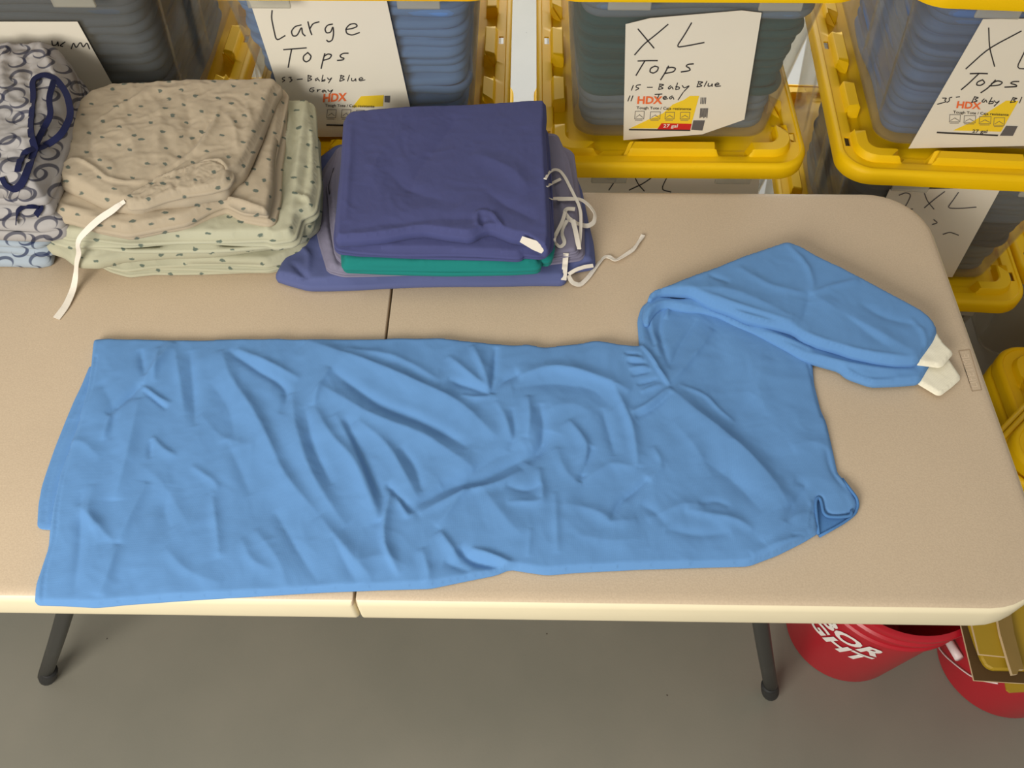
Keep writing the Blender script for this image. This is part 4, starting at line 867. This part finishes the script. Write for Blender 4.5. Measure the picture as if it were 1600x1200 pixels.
s2 = folded('folded_gown', 'sage sprig gown draping down the right side of the beige pile', 'folded clothes', SG,
  [(80, 340), (85, 365), (110, 372), (150, 372), (200, 376), (280, 374), (360, 374), (418, 372), (428, 376), (458, 372), (468, 340), (490, 330), (496, 290), (494, 220), (486, 160), (478, 140), (462, 131), (440, 138), (420, 170), (140, 180), (92, 260), (80, 310)], .835, .8125, .845, M['sprig_green'], 23, nl=3, jit=.007, bulge=.005, ymax=.87, rum=.0028,
  st=[([(445, 150), (455, 200), (432, 260), (420, 320), (418, 370)], 5, 8, .6), ([(452, 160), (468, 200), (448, 270), (438, 330)], 9, -7), ([(476, 160), (470, 220), (462, 300), (455, 335)], 7, 6), ([(484, 170), (482, 250), (470, 320)], 5, -5), ([(462, 305), (480, 310), (490, 322)], 4, 6)])
s3 = folded('folded_gown', 'beige sprig gown under the top one, its gathered waist edge facing front', 'folded clothes', SG,
  [(70, 300), (72, 325), (85, 338), (110, 340), (150, 352), (200, 362), (250, 352), (290, 345), (330, 325), (352, 318), (378, 332), (420, 338), (428, 300), (430, 250), (438, 200), (444, 150), (436, 136), (400, 145), (150, 175), (95, 235), (76, 280)], .865, .8455, .872, M['sprig_brown'], 24, nl=2, jit=.005, bulge=.004, ymax=.87, rum=.003,
  st=[([(290, 342), (330, 315), (360, 312), (420, 332)], 5, 7), ([(310, 345), (350, 325), (410, 338)], 5, -6), ([(120, 345), (200, 340), (270, 330)], 8, 4), ([(88, 312), (100, 325), (150, 335)], 6, 4), ([(380, 290), (395, 250), (415, 190)], 8, -5)])
s4 = folded('folded_gown', 'beige sprig-print gown with gathered waist and white tie, top of the beige pile', 'folded clothes', SG,
  [(82, 262), (85, 278), (100, 288), (130, 300), (160, 315), (190, 322), (215, 325), (245, 315), (290, 312), (330, 302), (350, 300), (360, 285), (378, 270), (388, 250), (405, 215), (418, 180), (430, 150), (438, 138), (430, 133), (380, 134), (300, 134), (240, 138), (180, 139), (150, 150), (125, 168), (105, 195), (90, 230)], .888, .8725, .900, M['sprig_brown'], 25, nl=1, jit=.002, bulge=.005, rum=.0042, step=.003, ymax=.88,
  st=[([(90, 268), (120, 252), (145, 262), (170, 285), (200, 288), (240, 285)], 6, 6, .5), ([(100, 280), (125, 290), (150, 300)], 5, -5), ([(150, 195), (190, 170), (225, 150), (232, 138)], 6, 5), ([(143, 195), (142, 230), (150, 270)], 8, -3),
      ([(345, 170), (335, 205), (310, 240), (275, 262)], 6, 6), ([(355, 180), (370, 205), (372, 235)], 7, 5), ([(330, 190), (310, 220), (280, 250)], 8, -6), ([(385, 160), (395, 190), (380, 220)], 7, 4), ([(215, 310), (250, 285), (290, 272), (320, 258), (345, 262)], 5, 7), ([(205, 305), (240, 280), (280, 262), (310, 240)], 4, -6),
      ([(230, 305), (270, 292), (310, 288), (345, 285)], 4, -6), ([(225, 312), (270, 300), (320, 298)], 4, 6), ([(320, 258), (345, 255), (358, 268), (350, 285)], 5, 8, .6), ([(290, 275), (315, 268), (340, 272)], 4, -6), ([(250, 160), (255, 200), (245, 250)], 12, 3.5), ([(290, 150), (300, 200), (285, 230)], 12, -3.5), ([(200, 200), (215, 240), (200, 280)], 14, 3), ([(240, 295), (255, 280)], 3, 4), ([(262, 292), (280, 275)], 3, 4), ([(285, 290), (300, 275)], 3, 4)])
wb_ = cloth_piece('waistband', W([(198, 320), (194, 309), (212, 296), (240, 281), (270, 268), (300, 256), (330, 250), (352, 256), (361, 270), (354, 284), (325, 293), (290, 298), (255, 307), (225, 318)], .906), .893, .007,
    lambda x, y, d: np.maximum(.0135+.0035*rumple(x, y, 42, 5, .9, 1.6)+.0015*rumple(x, y, 90, 15), .004), M['sprig_brown'], None, step=.0022, r=.008, nl=1, bulge=.003, jit=.003, seed=40)
bpy.context.view_layer.update(); attach_w(wb_, s4)
wc_ = cloth_piece('hem_ruffle', W([(458, 322), (470, 318), (486, 322), (490, 338), (486, 352), (474, 362), (462, 352)], .822), .806, .010,
    lambda x, y, d: np.maximum(.016+.003*rumple(x, y, 50, 7, .2, 1.5), .004), M['sprig_green'], None, step=.0022, r=.006, nl=1, bulge=.003, jit=.003, seed=41)
attach_w(wc_, s2)
B6 = lambda cx, cy, z: P(60+cx*.2875, 280+cy*.2875, z)
bt = [(470, 120, .897), (440, 140, .897), (400, 172, .892), (340, 210, .884), (280, 262, .874), (225, 318, .862), (212, 355, .850), (222, 400, .828), (208, 450, .800), (205, 520, .765), (190, 600, .748), (150, 690, .7435), (98, 757, .7425)]
bpy.context.view_layer.update(); TREE_S = bvh([s0, s1, s2, s3, s4, wb_]+tpanels)
attach_w(ribbon('tie', drape(dense([B6(*q) for q in bt]), TREE_S, .003), [.006, .009, .010, .010, .008, .006, .0075, .0075, .009, .011, .0115], M['tie'], up=(-.1, -.6, .8), thick=.0013, twist=[0, .1, 0, .3, .7, .2, .1, 0]), s4)

RG = 'folded ring-print gowns in the leftmost pile'
r0 = folded('folded_gown', 'pale blue ring-print gown at the bottom of the leftmost pile', 'folded clothes', RG,
  [(-130, 412), (0, 411), (60, 412), (78, 408), (82, 385), (80, 300), (90, 250), (-130, 250)], .752, TZ+.001, .772, M['ring_blue'], 31, nl=1, jit=.003, bulge=.006)
r1 = folded('folded_gown', 'blue-grey ring-print gown in the middle of the leftmost pile', 'folded clothes', RG,
  [(-130, 380), (0, 378), (60, 384), (78, 376), (80, 340), (84, 300), (95, 240), (-130, 240)], .80, .7725, .83, M['ring_blue'], 32, nl=2, jit=.004, bulge=.008, st=[([(0, 340), (40, 350), (70, 340)], 7, 5)])
r2 = folded('folded_gown', 'grey ring-print gown with navy ties on top of the leftmost pile', 'folded clothes', RG,
  [(-130, 312), (0, 316), (45, 318), (72, 314), (84, 290), (96, 258), (108, 220), (120, 175), (128, 150), (122, 125), (108, 95), (92, 76), (72, 58), (50, 47), (20, 60), (0, 64), (-40, 62), (-130, 66)], .905, .8305, .945, M['ring_grey'], 33, nl=4, jit=.007, bulge=.006, rum=.0095, step=.0042, ymax=.885, r=.03,
  st=[([(60, 60), (80, 100), (100, 150)], 8, 8), ([(20, 70), (10, 120), (20, 180)], 10, 8), ([(50, 80), (45, 130), (60, 170)], 9, -7), ([(0, 240), (40, 230), (80, 225)], 8, 8), ([(0, 255), (50, 250), (85, 245)], 6, -7), ([(90, 90), (110, 130), (118, 160)], 7, -7), ([(30, 200), (60, 190), (100, 200)], 9, 5)])
bpy.context.view_layer.update(); TREE_R = bvh([r0, r1, r2]+tpanels)
C7 = lambda cx, cy, z: P(cx/3, 20+cy/3, z)
def nt(pts, w, zs, parent, tw=None):
    zz = np.interp(np.linspace(0, 1, len(pts)), np.linspace(0, 1, len(zs)), zs)
    return attach_w(ribbon('tie', drape(dense([C7(a, b, z) for (a, b), z in zip(pts, zz)]), TREE_R, .004), w, M['navy'], up=(0, -.5, .85), thick=.0014, twist=tw), parent)
nt([(165, 640), (142, 560), (148, 470), (158, 390), (150, 315), (200, 287), (260, 305), (315, 380), (335, 480), (290, 570), (225, 618), (165, 640)], .0100, [.935, .955, .962, .960, .955, .935], r2, [0, .2, .1, .5, .1, .3, 0])
nt([(252, 320), (228, 400), (240, 480), (200, 550), (165, 625)], .0085, [.962, .958, .937], r2, [.5, .2, .4])
nt([(165, 635), (120, 650), (90, 700), (82, 745)], .0090, [.938, .915], r2)
nt([(165, 635), (140, 710), (105, 800), (65, 832), (25, 808), (8, 770)], .0100, [.938, .90, .885, .905], r2, [0, .3, .8, .3])
nt([(75, 985), (78, 930), (115, 905), (165, 905), (195, 910), (168, 950)], .0090, [.842, .853, .848], r1, [.6, .2, .1])

# ------------------------------------------------------------------ red buckets
BH = .37
def make_bucket(name='bucket'):
    n = 72
    def c(r, z): a = np.linspace(0, 2*np.pi, n, endpoint=False); return np.column_stack([r*np.cos(a), r*np.sin(a), np.full(n, z)])
    rz = lambda z: .120+.026*z/BH
    prof = [(.112, .0), (.118, .003), (.120, .010), (rz(.29), .29), (rz(.29)+.006, .292), (rz(.29)+.006, .298), (rz(.30)+.001, .301), (rz(.325), .325), (rz(.325)+.006, .327), (rz(.33)+.006, .333), (rz(.335)+.001, .337), (rz(.355), .355), (rz(.36)+.007, .358), (rz(.36)+.007, .368), (rz(.36)+.003, BH), (rz(.36)-.003, BH), (rz(.36)-.004, .35), (rz(.2)-.003, .2), (.116, .012), (.05, .010)]
    V, F = loft([c(r, z) for r, z in prof]); o = mesh_obj(name, V, F, M['red'])
    o.modifiers.new('edges', 'EDGE_SPLIT').split_angle = math.radians(35)
    return o
bk = make_bucket('bucket'); B1 = Vector((.90, .232, 0)); bk.location = B1
tag(bk, 'red plastic bucket with white block lettering, under the table beside the right leg', 'bucket')
def on_bucket(cx, cy):
    """photo pixel -> point on the bucket's side"""
    def f(u, v):
        d = ray(u, v); best = None
        for k in range(2500):
            t = 1.4+k*.0006; q = CAM+d*t
            if q.z > .36: continue
            e = math.hypot(q.x-cx, q.y-cy)-(.1202+.026*q.z/BH+.0012)
            if best is None or e < best[0]: best = (e, q)
            if e < 0: return q
        return best[1]
    return f
def wrap_text(txt, root, c, th0, z0, hgt, wid, mat, shear=.25, offset=.035):
    cu = bpy.data.curves.new('t', 'FONT'); cu.body = txt; cu.offset = offset; cu.shear = shear; cu.resolution_u = 3
    ob = bpy.data.objects.new('t', cu); COL.objects.link(ob); dg = bpy.context.evaluated_depsgraph_get(); dg.update()
    me = bpy.data.meshes.new_from_object(ob.evaluated_get(dg)); bpy.data.objects.remove(ob)
    bm = bmesh.new(); bm.from_mesh(me); bmesh.ops.triangulate(bm, faces=bm.faces[:])
    for _ in range(2):
        bmesh.ops.subdivide_edges(bm, edges=[e for e in bm.edges if e.calc_length() > .12], cuts=1); bmesh.ops.triangulate(bm, faces=[f for f in bm.faces if len(f.verts) > 3])
    bm.to_mesh(me); bm.free(); xs = [v.co.x for v in me.vertices]; x1 = max(xs)
    for v in me.vertices:
        z = z0+v.co.y/.69*hgt; r = .1205+.026*z/BH+.0009; th = th0-(x1-v.co.x)/x1*wid/r
        v.co = (r*math.cos(th), r*math.sin(th), z)
    me.materials.clear(); me.materials.append(mat); me.name = 'lettering'; o = bpy.data.objects.new('lettering', me); COL.objects.link(o); o.parent = root; return o
t1 = math.radians(-103)
wrap_text('HARBOR', bk, B1, t1, .222, .040, .250, M['whiteprint'])
wrap_text('FREIGHT', bk, B1, t1+.0, .170, .040, .250, M['whiteprint'])
bail = tube('bail_handle', [(.152*math.cos(a)*1.0, .155*math.sin(a), .318-.03*abs(math.sin(a))) for a in np.linspace(.35, math.pi-.35, 14)], .002, M['wire'], bk, n=8, it=1)
bk2 = make_bucket('bucket'); bk2.location = (1.205, .165, 0)
tag(bk2, 'second red bucket with white bail grip, beneath the hardboard sheet at lower right', 'bucket')
def on2(u, v, off=.003):
    q = on_bucket(1.205, .165)(u, v); n = Vector((q.x-1.205, q.y-.165, 0)).normalized(); return q+n*off-Vector((1.205, .165, 0))
h = tube('bail_handle', [on2(*p) for p in [(1446, 955), (1452, 980), (1462, 1002), (1478, 1024), (1500, 1042), (1518, 1055), (1535, 1062), (1560, 1066)]], .0016, M['whitep'], bk2, n=8, it=2)
tube('grip', [on2(1486, 995, .010), on2(1496, 1011, .010), on2(1506, 1027, .010)], .0085, M['whitep'], h, n=14, it=1)

# ------------------------------------------------------------------ boards and yellow plastic at lower right
def slab_px(name, px, ztop, th, mat, rnd=0, edge=None):
    pts = [P(u, v, ztop) for u, v in px]; bm = bmesh.new(); v = [bm.verts.new(p) for p in pts]; f = bm.faces.new(v)
    bmesh.ops.recalc_face_normals(bm, faces=[f])
    if f.normal.z < 0: f.normal_flip()
    ex = bmesh.ops.extrude_face_region(bm, geom=[f]); vv = [g for g in ex['geom'] if isinstance(g, bmesh.types.BMVert)]
    for q in vv: q.co.z -= th
    bmesh.ops.recalc_face_normals(bm, faces=bm.faces[:])
    o = bm_obj(name, bm, mat)
    if edge:
        o.data.materials.append(edge)
        for p in o.data.polygons:
            if abs(p.normal.z) < .5: p.material_index = 1
    return o
zb = .374
tag(slab_px('plastic_sheet', [(1568, 1052), (1573, 1078), (1578, 1082), (1700, 1076), (1700, 960), (1565, 960)], zb+.003, .003, M['ypad']), 'yellow sheet corner poking out under the dark hardboard on the bucket', 'sheet')
tag(slab_px('hardboard_sheet', [(1522, 1063), (1500, 970), (1492, 900), (1760, 900), (1760, 1078), (1620, 1069)], zb+.008, .004, M['card'], edge=M['cardedge']), 'dark brown hardboard sheet with pale cut edges lying on the second red bucket', 'board')
tray = slab_px('plastic_tray', [(1552, 1046), (1541, 1040), (1534, 1028), (1525, 1005), (1510, 960), (1500, 915), (1700, 905), (1740, 1050), (1600, 1047)], zb+.020, .0115, M['ypad'])
tag(tray, 'rounded yellow tray, darkened as if in shade, lying on the dark hardboard sheet', 'tray')
tray.modifiers.new('b', 'BEVEL').width = .003
a_ = slab_px('tray_rib', [(1530, 1022), (1590, 1028), (1580, 960), (1515, 960)], zb+.026, .0055, M['ypad'], edge=M['cardedge']); attach_w(a_, tray)
st_ = slab_px('wood_strip', [(1582, 1054), (1590, 1053), (1592, 1046), (1600, 1046), (1585, 990), (1575, 930), (1552, 930), (1563, 990), (1576, 1035)], zb+.034, .007, M['olive'], edge=M['cardedge'])
tag(st_, 'narrow olive wooden strip lying across the yellow tray', 'wood strip')

# spare lids piled on the floor right of the table
lidsrc = [c for c in TOTES[('S0', 2)].children if c.name.startswith('lid')][0]
def loose(x, y, z, rz, lab):
    o = lidsrc.copy(); COL.objects.link(o); o.parent = None; o.matrix_parent_inverse = Matrix(); o.name = 'tote_lid'; o.location = (x, y, z); o.rotation_euler = (0, 0, rz)
    tag(o, lab, 'lid', 'loose yellow lids piled right of the table'); return o
lidx = 1.635
for i in range(6):
    loose(lidx, .535, .041+i*.043, math.pi/2, 'spare yellow tote lid, %s of the flat pile right of the table' % ['lowest', 'second from the floor', 'third from the floor', 'fourth from the floor', 'fifth from the floor', 'topmost'][i])
for i in range(3):
    loose(1.545+.012*i, .52-.006*i, .041+(6+i)*.043+.006, math.radians(-48), 'bright yellow lid turned askew on the flat pile, %s of three' % ['bottom', 'middle', 'top'][i])
bpy.context.view_layer.update()
